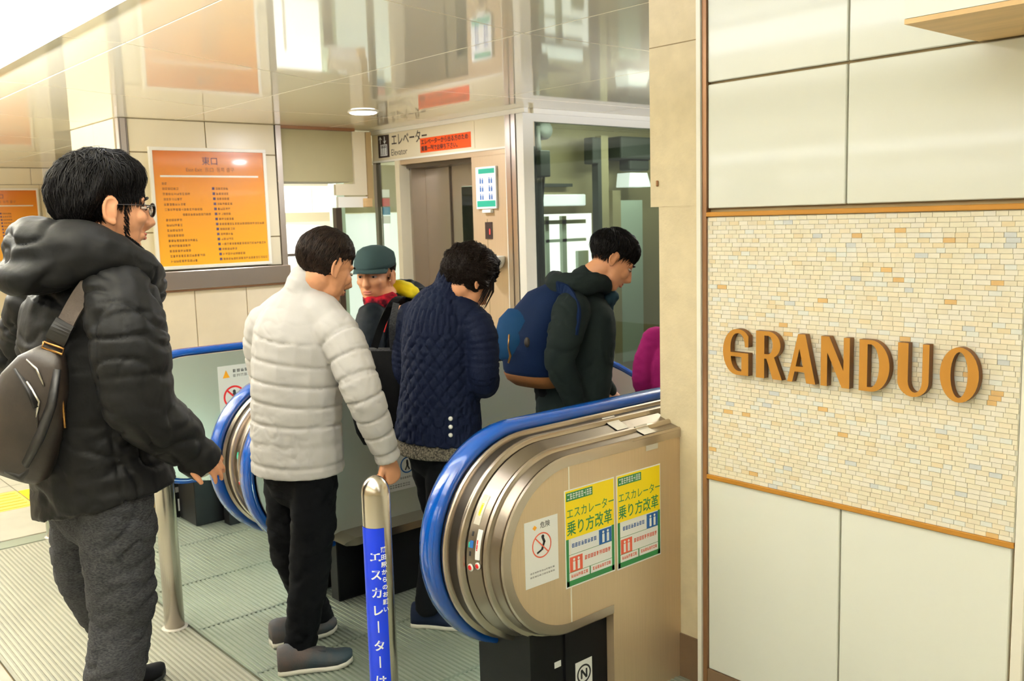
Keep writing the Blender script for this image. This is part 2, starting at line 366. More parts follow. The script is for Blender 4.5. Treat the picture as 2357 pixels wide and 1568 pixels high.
for y0, y1 in ((7.60, 8.07), (8.076, 8.655)):
    for z0, z1 in ((.1, 1.29), (1.296, 2.495)): MB().bbox(2.585, 2.602, y0, y1, z0, z1, .003, 1).build('wall_panel', 'cream_wall', wall_back)
# shutter housing and lit opening right of the poster wall
hs = MB(); hs.box(3.957, 4.665, YP+.005, YP+.4, 2.02, 2.47); shutter = struct(hs.build('trim_1', 'shaft_wall'), 'beige shutter housing above the lit opening', 'trim')
MB().box(3.957, 4.70, YP-.004, YP+.4, 2.472, 2.499).build('housing_lip', 'bronze', shutter)
MB().prism([(4.672, 2.47), (4.672, 2.0), (4.47, 2.0), (4.47, 1.90), (4.80, 1.90), (4.80, 2.47)], 1, YP-.01, YP+.03).build('casing', 'cream_wall', shutter)
MB().prism([(4.806, 2.47), (4.806, 1.886), (4.80, 1.886), (4.80, 1.88), (4.83, 1.86), (4.86, 1.86), (4.86, 2.47)], 1, YP-.02, YP+.03).build('casing_edge', 'beige_box', shutter)
MB().box(4.49, 4.80, YP-.008, YP+.03, 1.79, 1.886).build('lintel_board', 'white_trim', shutter)
MB().bbox(4.745, 4.82, YP-.06, YP-.012, 1.79, 1.87, .004, 1).build('wood_block', 'wood_soffit', shutter)
MB().box(4.86, 5.02, YP+.23, YP+.27, 2.2, 2.49).build('return_wall', 'cream_wall', shutter)
# lit passage behind the opening
ps = MB(); ps.box(3.85, 7.0, 11.4, 11.5, 0, 2.5); ps.box(3.85, 3.95, 8.66, 11.4, 0, 2.5); ps.box(7.0, 7.1, 7.9, 11.5, 0, 2.5)
wall_passage = struct(ps.build('wall_passage', 'white_trim'), 'white walls of the bright passage behind the opening', 'wall')
MB().box(5.45, 6.6, 10.7, 10.85, 1.80, 2.17).build('lit_board', 'window_light', wall_passage); MB().box(6.00, 6.012, 10.69, 10.70, 1.80, 2.10).build('board_joint', 'white_trim', wall_passage)
MB().box(5.4, 6.7, 10.66, 10.9, 2.12, 2.4).build('passage_beam', 'white_trim', wall_passage); MB().box(5.4, 6.7, 10.66, 10.9, 1.68, 1.79).build('passage_beam', 'cream_wall', wall_passage)
w1 = struct(MB().prism([(5.6, .3), (6.9, .3), (6.9, 1.35), (6.6, 1.52), (6.25, 1.63), (5.62, 1.66)], 1, 11.0, 11.06).build('window_2', 'window_light'), 'bright arched window at the end of the passage', 'window')
for xx in (5.9, 6.5): MB().box(xx, xx+.03, 10.98, 11.0, .3, 1.2).build('mullion', 'white_trim', w1)
gp = struct(MB().box(4.50, 4.56, YP+.06, YP+.12, 0, 1.79).build('trim_2', 'steel_dark'), 'dark steel frame of the glazed screen beside the elevator', 'trim')
struct(MB().box(4.56, 5.01, YP+.085, YP+.093, .15, 1.79).build('window_3', 'glass'), 'tinted glass screen beside the elevator', 'window')
MB().box(3.96, 4.50, YP+.03, YP+.10, 1.372, 1.396).build('push_bar', 'steel_dark', gp)
kb = thing('corridor_backdrop', 'pale lit kiosk display seen through the glass beside the elevator', 'display', (5.9, 9.3, 0))
MB().box(5.55, 6.40, 9.3, 9.4, .2, 1.75).build('backdrop_face', 'window_pale', kb); MB().box(5.50, 5.60, 9.25, 9.42, 0, 2.1).build('backdrop_post', 'shaft_pale', kb); MB().box(5.55, 6.4, 9.28, 9.4, 1.76, 2.3).build('backdrop_head', 'shaft_wall', kb)  # glowing panel set behind the panes to stand for the bright corridor
for k, mm in enumerate(('white', 'red', 'cyan_ink', 'white')): MB().box(6.10, 6.22, 9.27, 9.278, 1.93-.1*k, 2.02-.1*k).build('backdrop_print', mm, kb)
# ---- far pier with the second board
YF = 13.9
wf = MB(); wf.box(2.0, 3.86, YF+.012, 15.5, 0, CEIL); wall_far = struct(wf.build('wall_far', 'joint'), 'distant cream pier carrying the second orange board', 'wall')
for x0, x1, z0, z1 in ((2.0, 3.6, 2.28, 2.495), (3.605, 3.86, 2.28, 2.495), (2.0, 3.86, .1, 1.18), (3.70, 3.86, 1.19, 2.275), (2.0, 3.695, 1.19, 2.275)):
    MB().bbox(x0, x1, YF, YF+.014, z0, z1, .003, 1).build('wall_panel', 'cream_wall', wall_far)
MB().box(3.75, 3.93, YF-.01, YF+.02, 0, 2.495).build('pier_edge', 'white_trim', wall_far)
struct(MB().box(-8, 11, 16.4, 16.6, 0, CEIL).build('wall_end', 'cream_wall'), 'cream wall closing the far end of the concourse', 'wall')
struct(MB().box(-7.6, -7.4, -6, 16.4, 0, CEIL).build('wall_left', 'cream_wall'), 'cream wall on the far side of the concourse', 'wall')
struct(MB().box(-7.5, 2.5, -6.1, -5.9, 0, CEIL).build('wall_front', 'cream_wall'), 'cream wall behind the viewer', 'wall')
# ---- elevator front (plane X = 5.023)
XE = 5.023
hd = MB(); hd.box(XE, XE+.12, 5.60, 7.75, 2.21, CEIL-.001); wall_elevator = struct(hd.build('wall_elevator', 'cream_wall'), 'cream header and steel surround of the elevator entrance', 'wall')
MB().box(XE-.02, XE+.02, 5.56, 7.76, 2.462, CEIL-.001).build('cornice', 'white_trim', wall_elevator)
MB().box(XE-.008, XE+.02, 5.62, 7.75, 2.206, 2.222).build('header_lip', 'white_trim', wall_elevator)
MB().box(XE+.005, XE+.10, 5.80, 6.262, 0, 2.17).build('jamb_panel', 'steel_panel', wall_elevator)
MB().box(XE+.002, XE+.10, 5.80, 7.36, 2.165, 2.21).build('head_panel', 'steel_panel', wall_elevator)
MB().box(XE+.003, XE+.008, 6.075, 6.079, 0, 1.65).build('panel_joint', 'joint', wall_elevator)
MB().box(XE-.012, XE+.10, 7.30, 7.365, 0, 2.205).build('jamb_post', 'cream_wall', wall_elevator)
MB().box(XE+.10, XE+.30, 7.27, 7.30, 0, 2.165).build('jamb_return', 'steel_v', wall_elevator); MB().box(XE+.10, XE+.30, 6.26, 6.30, 0, 2.165).build('jamb_return', 'steel_v', wall_elevator)
MB().box(XE+.05, XE+.30, 6.30, 7.27, 2.13, 2.164).build('door_head', 'steel_dark', wall_elevator)
MB().box(XE-.02, XE+.02, 5.785, 5.80, 0, 2.46).build('edge_bead', 'white_trim', wall_elevator)
MB().box(XE-.03, XE+.10, 5.665, 5.78, 0, 2.46).build('corner_post', 'steel_v', wall_elevator)
MB().box(XE-.034, XE-.028, 5.715, 5.725, 0, 2.46).build('post_groove', 'steel_dark', wall_elevator)
MB().box(XE-.02, XE+.09, 5.58, 5.66, 0, 2.46).build('corner_post', 'white_trim', wall_elevator)
MB().box(XE, XE+.05, 5.80, 7.30, 0, 1.06).build('base_cladding', 'low_wall', wall_elevator) if False else None
d1 = thing('door_1', 'brushed steel elevator doors with narrow glass window', 'door', (XE+.28, 6.78, 0)); d1['kind'] = 'structure'
MB().bbox(XE+.26, XE+.30, 6.905, 7.27, .02, 2.13, .003, 1).build('door_leaf', 'steel_v', d1)
lf = MB().prism([(6.30, .02), (6.898, .02), (6.898, 2.13), (6.30, 2.13)], 0, XE+.27, XE+.31).build('door_leaf', 'steel_v', d1)
MB().box(XE+.262, XE+.272, 6.53, 6.735, .9, 1.94).build('door_window', 'glass_green', d1)
MB().box(XE+.269, XE+.271, 6.525, 6.74, .895, 1.945).build('window_backing', 'shaft_pale', d1)
MB().box(XE+.255, XE+.262, 6.896, 6.904, .02, 2.13).build('meeting_edge', 'steel_dark', d1)
gs = struct(MB().box(XE+.03, XE+.04, 7.37, 7.74, .1, 2.21).build('window_4', 'glass'), 'narrow glass pane left of the elevator doors', 'window')
MB().box(XE+.0, XE+.06, 7.70, 7.75, 0, 2.21).build('pane_frame', 'steel_dark', gs)
# ---- glazed hoistway side (plane Y = 5.62)
YG = 5.62
wg = struct(MB().box(5.115, 8.6, YG, YG+.010, .05, 2.40).build('window_1', 'glass'), 'large greenish glass wall of the elevator hoistway', 'window')
MB().box(5.11, 8.6, YG-.03, YG+.04, 2.40, 2.46).build('glass_head', 'white_trim', wg); MB().box(5.11, 8.6, YG-.05, YG+.04, 2.46, CEIL-.001).build('glass_cornice', 'white_trim', wg)
MB().box(5.11, 8.6, YG-.02, YG+.03, 0, .05).build('glass_sill', 'steel_v', wg)
MB().box(5.115, 5.20, YG+.03, YG+.3, 0, 2.40).build('glass_fin', 'shaft_pale', wg)
hw = MB(); hw.box(5.32, 8.2, 6.75, 6.80, 1.68, 2.5); hw.box(7.0, 8.2, 6.75, 6.80, 0, 1.68); hw.box(5.32, 6.22, 6.75, 6.80, 0, 1.68); hw.box(8.2, 8.3, 5.63, 6.8, 0, 2.5)
wall_shaft = struct(hw.build('wall_shaft', 'shaft_wall'), 'olive beige back wall inside the glass hoistway', 'wall')
w5 = struct(MB().box(6.0, 7.7, 7.3, 7.34, .1, 1.9).build('window_5', 'window_light'), 'bright daylit window seen through the hoistway', 'window')
for x0, x1, z0, z1 in ((6.45, 6.50, .1, 1.66), (6.68, 6.74, .1, 1.66), (6.2, 7.02, 1.40, 1.43), (6.2, 7.02, 1.58, 1.62), (6.9, 7.05, .8, 1.3)): MB().box(x0, x1, 6.90, 6.94, z0, z1).build('mullion', 'shaft_pale', w5)
lb = thing('light_panel', 'long white lit panel hung inside the hoistway', 'light', (6.4, 6.6, 1.74)); MB().bbox(6.03, 6.72, 6.60, 6.66, 1.755, 1.865, .01, 2).build('panel_body', 'window_pale', lb); MB().box(5.9, 6.6, 6.66, 6.74, 1.94, 1.97).build('panel_rail', 'shaft_dark', lb)
wp = thing('white_partition', 'tall pale partition panel behind the glass', 'partition', (7.4, 6.6, 0)); MB().box(7.18, 7.53, 6.58, 6.64, .14, 1.80).build('partition_panel', 'shaft_pale', wp); MB().box(7.18, 7.53, 6.57, 6.645, 0, .14).build('partition_base', 'steel_v', wp); MB().box(7.06, 7.18, 6.56, 6.66, 0, 1.90).build('partition_post', 'shaft_wall', wp)
tc_ = thing('cable_duct', 'dark cable bundle with control box hanging inside the hoistway', 'cable', (5.50, 5.95, 0))
MB().tube([(5.49, 5.95, 2.41), (5.50, 5.95, 2.2), (5.51, 5.96, 1.5), (5.51, 5.95, .0)], .026, 8).build('cable', 'shaft_dark', tc_)
MB().tube([(5.56, 5.95, 2.05), (5.56, 5.96, 1.95), (5.53, 5.95, 1.80), (5.54, 5.96, .0)], .012, 8).build('cable', 'shaft_dark', tc_)
MB().bbox(5.475, 5.59, 5.90, 6.0, 1.99, 2.21, .008, 2).build('control_box', 'shaft_dark', tc_)
MB().lathe([(.02, -.05), (.07, -.05), (.08, -.03), (.08, .03), (.07, .05), (.02, .05)], (5.58, 5.98, 2.38), 20, 'y').build('pulley', 'shaft_dark', tc_)
gr = thing('guide_rail', 'tall steel guide rail with bracket inside the hoistway', 'rail', (6.8, 6.5, .0))
MB().box(6.80, 6.90, 6.46, 6.54, 0, 2.42).build('rail_bar', 'shaft_wall', gr); MB().box(6.75, 6.80, 6.46, 6.54, 1.0, 2.4).build('rail_flange', 'shaft_dark', gr); MB().bbox(6.66, 6.75, 6.44, 6.56, 2.15, 2.40, .01, 2).build('rail_bracket', 'shaft_dark', gr)
cw = thing('machine_box', 'dark machinery cabinet mounted high inside the hoistway', 'machine', (7.3, 6.5, 1.9)); MB().bbox(7.02, 7.52, 6.4, 6.68, 2.20, 2.42, .02, 2).build('cabinet_body', 'shaft_dark', cw); MB().bbox(7.20, 7.50, 6.45, 6.6, 2.09, 2.22, .02, 2).build('cabinet_base', 'shaft_dark', cw)
MB().prism([(7.18, 1.93), (7.52, 1.93), (7.46, 2.07), (7.20, 2.07)], 1, 6.45, 6.62).build('lamp_hood', 'window_pale', cw)
# ================================================================== ESCALATORS
NX, NZ = 1.985, .625                       # newel centre
R_OUT = .375; BEND = 3.15; SLOPE = math.radians(30)
def rail_path(xend_top, xend_bot, bend=True, nx0=None):
    """list of (centre x, centre z, normal x, normal z) from the far top end round the newel to the lower return"""
    P = []
    if xend_top > BEND+.6 and bend:
        rb = 1.2; n = 8
        arcp = []
        for i in range(n+1):
            a = SLOPE*i/n; arcp.append((BEND+rb*math.sin(a), NZ-rb*(1-math.cos(a)), math.sin(a), math.cos(a)))
        lx, lz = arcp[-1][0], arcp[-1][1]; d = xend_top-lx
        P.append((xend_top, lz-d*math.tan(SLOPE), math.sin(SLOPE), math.cos(SLOPE)))
        P += arcp[::-1]
    else: P.append((xend_top, NZ, 0, 1))
    for i in range(33):
        a = math.pi/2+math.pi*i/32; P.append((nx0 or NX, NZ, math.cos(a), math.sin(a)))
    P.append((xend_bot, NZ, 0, -1)); return P
def sweep(prof, path, closed=True):
    rings = [[(cx+nx*r, y, cz+nz*r) for r, y in prof] for cx, cz, nx, nz in path]
    return MB().loft(rings, closed=closed, cap=closed, smooth=True)
def newel_pt(theta_deg, r, y):
    a = math.radians(theta_deg); return (NX+r*math.cos(a), y, NZ+r*math.sin(a))
def auto_smooth(o, ang=35):
    me = o.data; bm = bmesh.new(); bm.from_mesh(me)
    for e in bm.edges:
        if len(e.link_faces) == 2 and e.calc_face_angle() > math.radians(ang): e.smooth = False
    bm.to_mesh(me); bm.free(); return o
def handrail(y, esc, xtop=6.5, xbot=2.13):
    w_ = .041; R = R_OUT
    prof = [(R-.040, y-w_+.006), (R-.028, y-w_), (R-.016, y-w_), (R-.006, y-w_*.80), (R-.0015, y-w_*.4), (R, y), (R-.0015, y+w_*.4), (R-.006, y+w_*.80), (R-.016, y+w_), (R-.028, y+w_), (R-.040, y+w_-.006), (R-.034, y+.02), (R-.034, y-.02)]
    return sweep(prof, rail_path(xtop, xbot)).build('handrail', 'rail_blue', esc)
def rings(y, s, esc, xfar=6.5, xnear=2.56, xbot=2.20):
    """stepped steel mouldings from the handrail outwards (s = -1 towards the viewer, +1 away)"""
    def strip(pts, m, xt, name='newel_moulding'):
        q = [(r, y+s*d) for r, d in pts]; q2 = q+[(q[-1][0]-.02, q[-1][1]), (q[0][0]-.02, q[0][1])]
        return auto_smooth(sweep(q2, rail_path(xt, xbot, nx0=NX+.14*max(0, pts[0][1]-.05))).build(name, m, esc))
    strip([(.338, .0), (.338, .040), (.343, .046), (.346, .052), (.346, .058), (.343, .063), (.336, .066)], 'steel', xfar)
    strip([(.332, .064), (.326, .096)], 'groove_dark_reflect', xfar)
    strip([(.328, .096), (.333, .099), (.337, .104), (.338, .110), (.335, .118), (.328, .122)], 'steel', xfar)
    strip([(.318, .121), (.316, .128)], 'groove_dark_reflect', xnear)
    strip([(.321, .128), (.304, .176)], 'steel_dark_reflect', xnear, 'button_band')
    strip([(.300, .174), (.307, .178), (.310, .184), (.307, .192), (.298, .196)], 'steel', xnear)
    strip([(.296, .195), (.288, .228)], 'steel_dark_reflect', xnear)
    strip([(.280, .227), (.287, .229), (.289, .233), (.284, .2375), (.274, .238)], 'steel', xnear)
def stadium(r, xr, n=24, nx=None):
    nx = nx or NX
    return [(xr, NZ+r)]+[(nx+r*math.cos(math.pi/2+math.pi*i/n), NZ+r*math.sin(math.pi/2+math.pi*i/n)) for i in range(n+1)]+[(xr, NZ-r)]
def inner_wall(y, t, esc, m='steel_green'):
    """balustrade panel facing the steps, following the slope"""
    p = stadium(.335, 2.3)[1:-1]
    top = rail_path(6.5, 2.2)
    up = [(cx+nx*.33, cz+nz*.33) for cx, cz, nx, nz in top[:10]]          # far -> near along the top
    lo = [(cx-nx*.33, cz-nz*.33) for cx, cz, nx, nz in top[:10]]
    poly = up + p + lo[::-1]
    return MB().prism(poly, 1, y, y+t).build('balustrade_panel', m, esc)
def skirt(y, esc, s):
    top = rail_path(6.5, 2.2)[:10]
    a = [(cx-nx*.30, cz-nz*.30) for cx, cz, nx, nz in top]; b = [(cx-nx*.33, cz-nz*.33) for cx, cz, nx, nz in top]
    MB().prism(a+[(2.02, NZ-.30), (1.97, NZ-.312), (1.96, NZ-.318), (1.97, NZ-.325), (2.02, NZ-.335)]+b[::-1], 1, min(y, y+s*.13), max(y, y+s*.13)).build('skirt_ledge', 'steel', esc)
    c = [(cx-nx*.335, cz-nz*.335) for cx, cz, nx, nz in top]; d = [(cx-nx*.9, cz-nz*.9) for cx, cz, nx, nz in top]
    MB().prism(c+[(2.12, NZ-.335), (2.12, .006), (2.76, .006), (2.76, -.1)]+d[::-1][1:], 1, min(y+s*.03, y+s*.10), max(y+s*.03, y+s*.10)).build('skirt_guard', 'black_base', esc)
def steps(y0, y1, esc):
    cp = MB(); cp.bbox(2.56, PITX+.02, y0, y1, -.03, .006, .003, 1)
    cp.build('comb_plate', 'steel', esc)
    cb = MB()
    for k in range(int((y1-y0)/.03)): cb.box(PITX, PITX+.06, y0+.01+k*.03, y0+.022+k*.03, -.02, .004)
    cb.build('comb_teeth', 'yellow', esc)
    for k in range(9):
        x0 = 2.84+k*.40; drop = 0 if k == 0 else (-.02 if k == 1 else -.02-(k-1)*.23)
        st = MB().box(x0, x0+.398, y0+.01, y1-.01, drop-.25, drop-.012).build('step', 'steel_dark', esc)
        tr = MB()
        for j in range(int((y1-y0-.02)/.02)): tr.box(x0+.002, x0+.396, y0+.012+j*.02, y0+.020+j*.02, drop-.012, drop-.002)
        tr.build('tread_ribs', 'floor_rib', st)
YA0, YA1, YB0, YB1 = 2.30, 3.56, 3.87, 5.03
escA = thing('escalator', 'down escalator with blue handrails and stickered steel newel beside the column', 'escalator', (2.3, 2.9, 0))
handrail(YA0, escA); rings(YA0, -1, escA)
# outer panel, pedestal and black plinth box of the near newel
YO = YA0-.235
pan = MB(); pan.prism([q for q in stadium(.279, 2.02, nx=2.012)[1:-1] if q[0] < 2.003]+[(2.004, NZ-.279), (2.004, NZ+.279)], 1, YO, YO+.03); pan.build('outer_panel', 'steel_panel', escA)
MB().prism([(2.007, NZ+.281), (2.007, NZ-.281), (2.20, NZ-.281), (2.20, .0), (2.549, .0), (2.549, NZ+.281)], 1, YO, YO+.03).build('outer_panel', 'steel_panel', escA)
MB().box(2.0035, 2.0075, YO-.0015, YO+.01, NZ-.281, NZ+.281).build('panel_joint', 'white_trim', escA)
MB().box(2.20, 2.549, YO+.03, 2.42, 0, NZ-.3).build('pedestal', 'steel_panel', escA)
MB().box(1.86, 2.005, YO+.04, 2.36, 0.004, NZ-.27).build('plinth_box', 'black_base', escA); MB().box(2.006, 2.199, YO+.032, 2.36, 0.004, NZ-.27).build('plinth_box', 'black_base', escA)
MB().prism(stadium(.285, 2.56, nx=2.0)[0:], 1, YO+.032, YA0+.02).build('newel_core', 'steel_dark', escA)
MB().bbox(2.30, 2.56, YO-.004, YO+.06, NZ+.279, NZ+.285, .002, 1).build('deck_lip', 'steel', escA)
inner_wall(YA0+.045, .012, escA); inner_wall(YA1-.057, .012, escA); skirt(YA1-.05, escA, -1)
handrail(YA1, escA); steps(2.42, 3.42, escA)
MB().bbox(2.0, 2.62, YA1-.047, YA1+.02, .004, NZ-.30, .004, 1).build('plinth_box', 'black_base', escA)
escB = thing('escalator', 'second escalator with blue handrails between the first one and the poster wall', 'escalator', (2.3, 4.4, 0))
handrail(YB0, escB); handrail(YB1, escB); inner_wall(YB0+.045, .012, escB); inner_wall(YB1-.057, .012, escB); skirt(YB1-.05, escB, -1); steps(3.99, 4.90, escB)
# shared double newel between the two escalators: mouldings on both sides of a button band
def mid(pts, m, name='newel_moulding', xt=6.5):
    q = [(r, y) for r, y in pts]; q2 = q+[(q[-1][0]-.02, q[-1][1]), (q[0][0]-.02, q[0][1])]
    return auto_smooth(sweep(q2, rail_path(xt, 2.2)).build(name, m, escA if q[0][1] < 3.69 else escB))
yA, yB = YA1, YB0
for y, s in ((yB, -1), (yA, 1)):
    e = escB
    mid([(.338, y), (.338, y+s*.040), (.343, y+s*.046), (.346, y+s*.052), (.346, y+s*.058), (.336, y+s*.066)], 'steel')
    mid([(.330, y+s*.064), (.330, y+s*.096)], 'groove_dark_reflect')
    mid([(.328, y+s*.096), (.337, y+s*.104), (.338, y+s*.110), (.335, y+s*.118), (.326, y+s*.122)], 'steel')
mid([(.318, yB-.12), (.318, yA+.124)], 'steel_dark_reflect', 'button_band')
MB().prism(stadium(.30, 2.6), 1, yA+.01, 3.684).build('newel_core', 'steel_dark', escA)
MB().prism(stadium(.30, 2.6), 1, 3.686, yB-.01).build('newel_core', 'steel_dark', escB)
MB().bbox(1.95, 2.6, 3.69, yB-.03, .004, NZ-.26, .004, 1).build('plinth_box', 'black_base', escB)
MB().bbox(1.98, 2.6, YB1-.03, YB1+.20, .004, NZ-.26, .004, 1).build('plinth_box', 'black_base', escB)
top_ = rail_path(6.5, 2.2)
MB().prism([(cx+nx*.30, cz+nz*.30) for cx, cz, nx, nz in top_[:10]]+stadium(.30, 2.3)[1:-1]+[(cx-nx*.9, max(cz-nz*.9, -2.6)) for cx, cz, nx, nz in top_[:10]][::-1][1:], 1, YB1-.04, YB1+.012).build('outer_panel', 'steel_panel', escB)
MB().prism([(2.5, .001), (6.4, .001), (6.4, .02), (2.5, .02)], 1, YB1+.012, YB1+.20).build('pit_curb', 'steel_panel', escB)
# pit side walls under the sloping balustrades
for y0, y1 in ((2.36, 2.41), (3.45, 3.68), (3.69, 3.98), (4.91, 5.02)):
    MB().box(PITX+.02, 9, y0, y1, -3.1, -.26).build('truss_side', 'black_base', escA if y0 < 3.65 else escB)
# buttons, lamps and labels on the button bands
def band_part(name, m, th0, th1, d0, d1, rr, y, s, esc, n=6, th=.0012, cone=True):
    cr = (lambda d: .3212-.354*(d-.128)) if s < 0 and y < 3 else (lambda d: .3185)
    sh = .14*.078 if y < 3 else 0
    r = [[tuple(Vector(newel_pt(th0+(th1-th0)*i/n, cr(d)+q, y+s*d))+Vector((sh, 0, 0))) for d, q in ((d0, 0), (d1, 0), (d1, th), (d0, th))] for i in range(n+1)]
    return MB().loft(r, smooth=False).build(name, m, esc)
def button(th, d, rad, y, s, esc, m, rr=.318):
    if y < 3: rr = .3215-.354*(d-.128)
    c = Vector(newel_pt(th, rr, y+s*d))+Vector((.14*.078 if y < 3 else 0, 0, 0)); nrm = Vector((math.cos(math.radians(th)), 0, math.sin(math.radians(th))))
    tng = Vector((-nrm.z, 0, nrm.x)); yy = Vector((0, 1, 0))
    for r_, h, mm, nm in ((rad, .002, 'white_gloss', 'button_ring'), (rad*.62, .004, m, 'button')):
        ring = lambda h_, q: [c+nrm*h_+tng*(q*math.cos(k*math.pi/8))+yy*(q*math.sin(k*math.pi/8)) for k in range(16)]
        MB().loft([ring(-.002, r_), ring(h, r_), ring(h+.0005, r_*.8)]).build(nm, mm, esc)
button(182, .141, .012, YA0, -1, escA, 'red'); button(180.5, .165, .011, YA0, -1, escA, 'red')
band_part('label_strip', 'white', 160, 177, .157, .172, .3165, YA0, -1, escA)
band_part('label_text', 'red', 166, 172, .159, .163, .3175, YA0, -1, escA)
band_part('label_strip', 'blue_ink', 167, 171, .137, .148, .318, YA0, -1, escA); band_part('label_strip', 'teal_ink', 168, 171, .133, .137, .318, YA0, -1, escA)
band_part('label_strip', 'ink', 162, 164.5, .139, .144, .318, YA0, -1, escA); band_part('label_strip', 'ink', 173, 175.5, .137, .142, .318, YA0, -1, escA)
band_part('lamp_plate', 'tape', 141, 158, .136, .156, .3175, YA0, -1, escA); band_part('indicator_lamp', 'yellow', 146, 153, .142, .149, .3185, YA0, -1, escA)
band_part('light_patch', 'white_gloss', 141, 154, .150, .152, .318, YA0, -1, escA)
button(190, .155, .011, YB0, -1, escB, 'red'); band_part('label_strip', 'grey_ink', 168, 180, .150, .156, .319, YB0, -1, escB); band_part('label_strip', 'teal_ink', 166, 171, .14, .15, .319, YB0, -1, escB)
# greenish comb lights low in the balustrades
for y_, e_, w_ in ((YA0+.058, escA, 5), (YB0+.058, escB, 9)):
    lp_ = MB().bbox(2.0, 2.5, y_, y_+.012, .20, .25, .003, 1).build('comb_light', 'comb_lamp', e_); area('comb_glow', (2.25, y_+.016, .225), .5, .05, w_, (.70, 1, .86), rot=(-math.pi/2, 0, 0), parent=e_)
# transparent tape patches over the deck edge
tp = thing('tape_patch', 'strips of clear tape across the steel deck edge near the column', 'tape', (2.36, YO, .9))
for xx, pr in ((2.30, ((.100, .3388), (.130, .3225), (.172, .3080))), (2.37, ((.176, .3085), (.186, .3118), (.197, .2985), (.230, .2900)))):
    MB().loft([[(xx, YA0-d, NZ+r_+.0012), (xx+.06, YA0-d, NZ+r_+.0012), (xx+.06, YA0-d, NZ+r_+.0004), (xx, YA0-d, NZ+r_+.0004)] for d, r_ in pr], smooth=False).build('tape_strip', 'tape', tp)
MB().box(2.37, 2.43, YO-.002, YO-.0005, NZ+.235, NZ+.284).build('tape_strip', 'tape', tp)

# ---- notices stuck on the steel
def notice(name, label, cat, x0, x1, z0, z1, y, m='white', group=None):
    o = thing(name, label, cat, (x0, y, z0), group); MB().box(x0, x1, y-.0012, y, z0, z1).build('sheet', m, o); return o
def rect(o, x0, x1, z0, z1, y, m, name='print', d=.0004): return MB().box(x0, x1, y-.0012-d, y-.0012, z0, z1).build(name, m, o)
def chars(o, n, x0, x1, z0, z1, y, m, name='print_line', d=.0004, seed=0):
    """a line of tiny illegible print"""
    rr = random.Random(seed); b = MB(); w_ = (x1-x0)/n; h = z1-z0
    for i in range(n):
        xa = x0+i*w_+w_*.08; xb = x0+(i+1)*w_-w_*.08
        for j in range(3):
            zz = z0+h*(.08+.34*j); 
            if rr.random() < .85: b.box(xa+w_*.1*rr.random(), xb-w_*.1*rr.random(), y-.0012-d, y-.0012, zz, zz+h*.16)
        for j in range(2):
            xx = xa+(xb-xa)*(.15+.5*j*rr.random()+.2*j)
            if rr.random() < .9: b.box(xx, xx+w_*.13, y-.0012-d, y-.0012, z0+h*.05*rr.random(), z1)
    return b.build(name, m, o)
def disc(o, cx, cz, r, y, m, name, r_in=0, d=.0004, n=28):
    b = MB(); pts = [(math.cos(k*2*math.pi/n), math.sin(k*2*math.pi/n)) for k in range(n)]
    if r_in:
        rings = [[(cx+q*c, yy, cz+q*s) for c, s in pts] for q, yy in ((r, y-.0012), (r, y-.0012-d), (r_in, y-.0012-d), (r_in, y-.0012))]; b.loft(rings, cap=False, smooth=False, loop=True)
    else: b.loft([[(cx+r*c, yy, cz+r*s) for c, s in pts] for yy in (y-.0012, y-.0012-d)], smooth=False)
    return b.build(name, m, o)
def bar2d(o, p, q, w_, y, m, name, d=.0006):
    p = Vector((p[0], p[1])); q = Vector((q[0], q[1])); t = (q-p).normalized(); n = Vector((-t.y, t.x))*w_/2
    return MB().prism([tuple(p+n), tuple(q+n), tuple(q-n), tuple(p-n)], 1, y-.0012-d, y-.0012).build(name, m, o)
P = lambda x, y: at(x, y, 1, YO)
# white danger notice
a, b = P(1206, 1206), P(1286, 1332); x0, x1 = a.x, b.x; z1 = a.z; z0 = P(1210, 1359).z
n1 = notice('danger_notice', 'white danger notice with crossed red circle on the steel newel panel', 'notice', x0, x1, z0, z1, YO, 'white')
W = x1-x0; Hh = z1-z0
MB().prism([(x0+.30*W, z1-.155*Hh), (x0+.365*W, z1-.115*Hh), (x0+.30*W, z1-.075*Hh), (x0+.235*W, z1-.115*Hh)], 1, YO-.0018, YO-.0012).build('print', 'amber', n1)
text('危険', .021, 'ink', 'print', n1, (x0+.46*W, YO-.0013, z1-.135*Hh), (1, 0, 0), (0, 0, 1), .0003)
cx, cz = x0+.5*W, z1-.40*Hh
disc(n1, cx, cz, .040, YO, 'orange_ink', 'print', .036)
bar2d(n1, (cx-.027, cz+.027), (cx+.027, cz-.027), .004, YO, 'orange_ink', 'print', .0008)
bar2d(n1, (cx+.004, cz+.024), (cx+.012, cz+.006), .009, YO, 'ink', 'print'); bar2d(n1, (cx+.011, cz+.010), (cx, cz-.016), .008, YO, 'ink', 'print'); bar2d(n1, (cx-.001, cz-.015), (cx-.020, cz-.022), .006, YO, 'ink', 'print'); disc(n1, cx+.005, cz+.026, .006, YO, 'ink', 'print')
for k in range(2): chars(n1, 11, x0+.13*W, x1-.12*W, z0+Hh*(.20-.06*k), z0+Hh*(.225-.06*k), YO, 'grey_ink', seed=k)
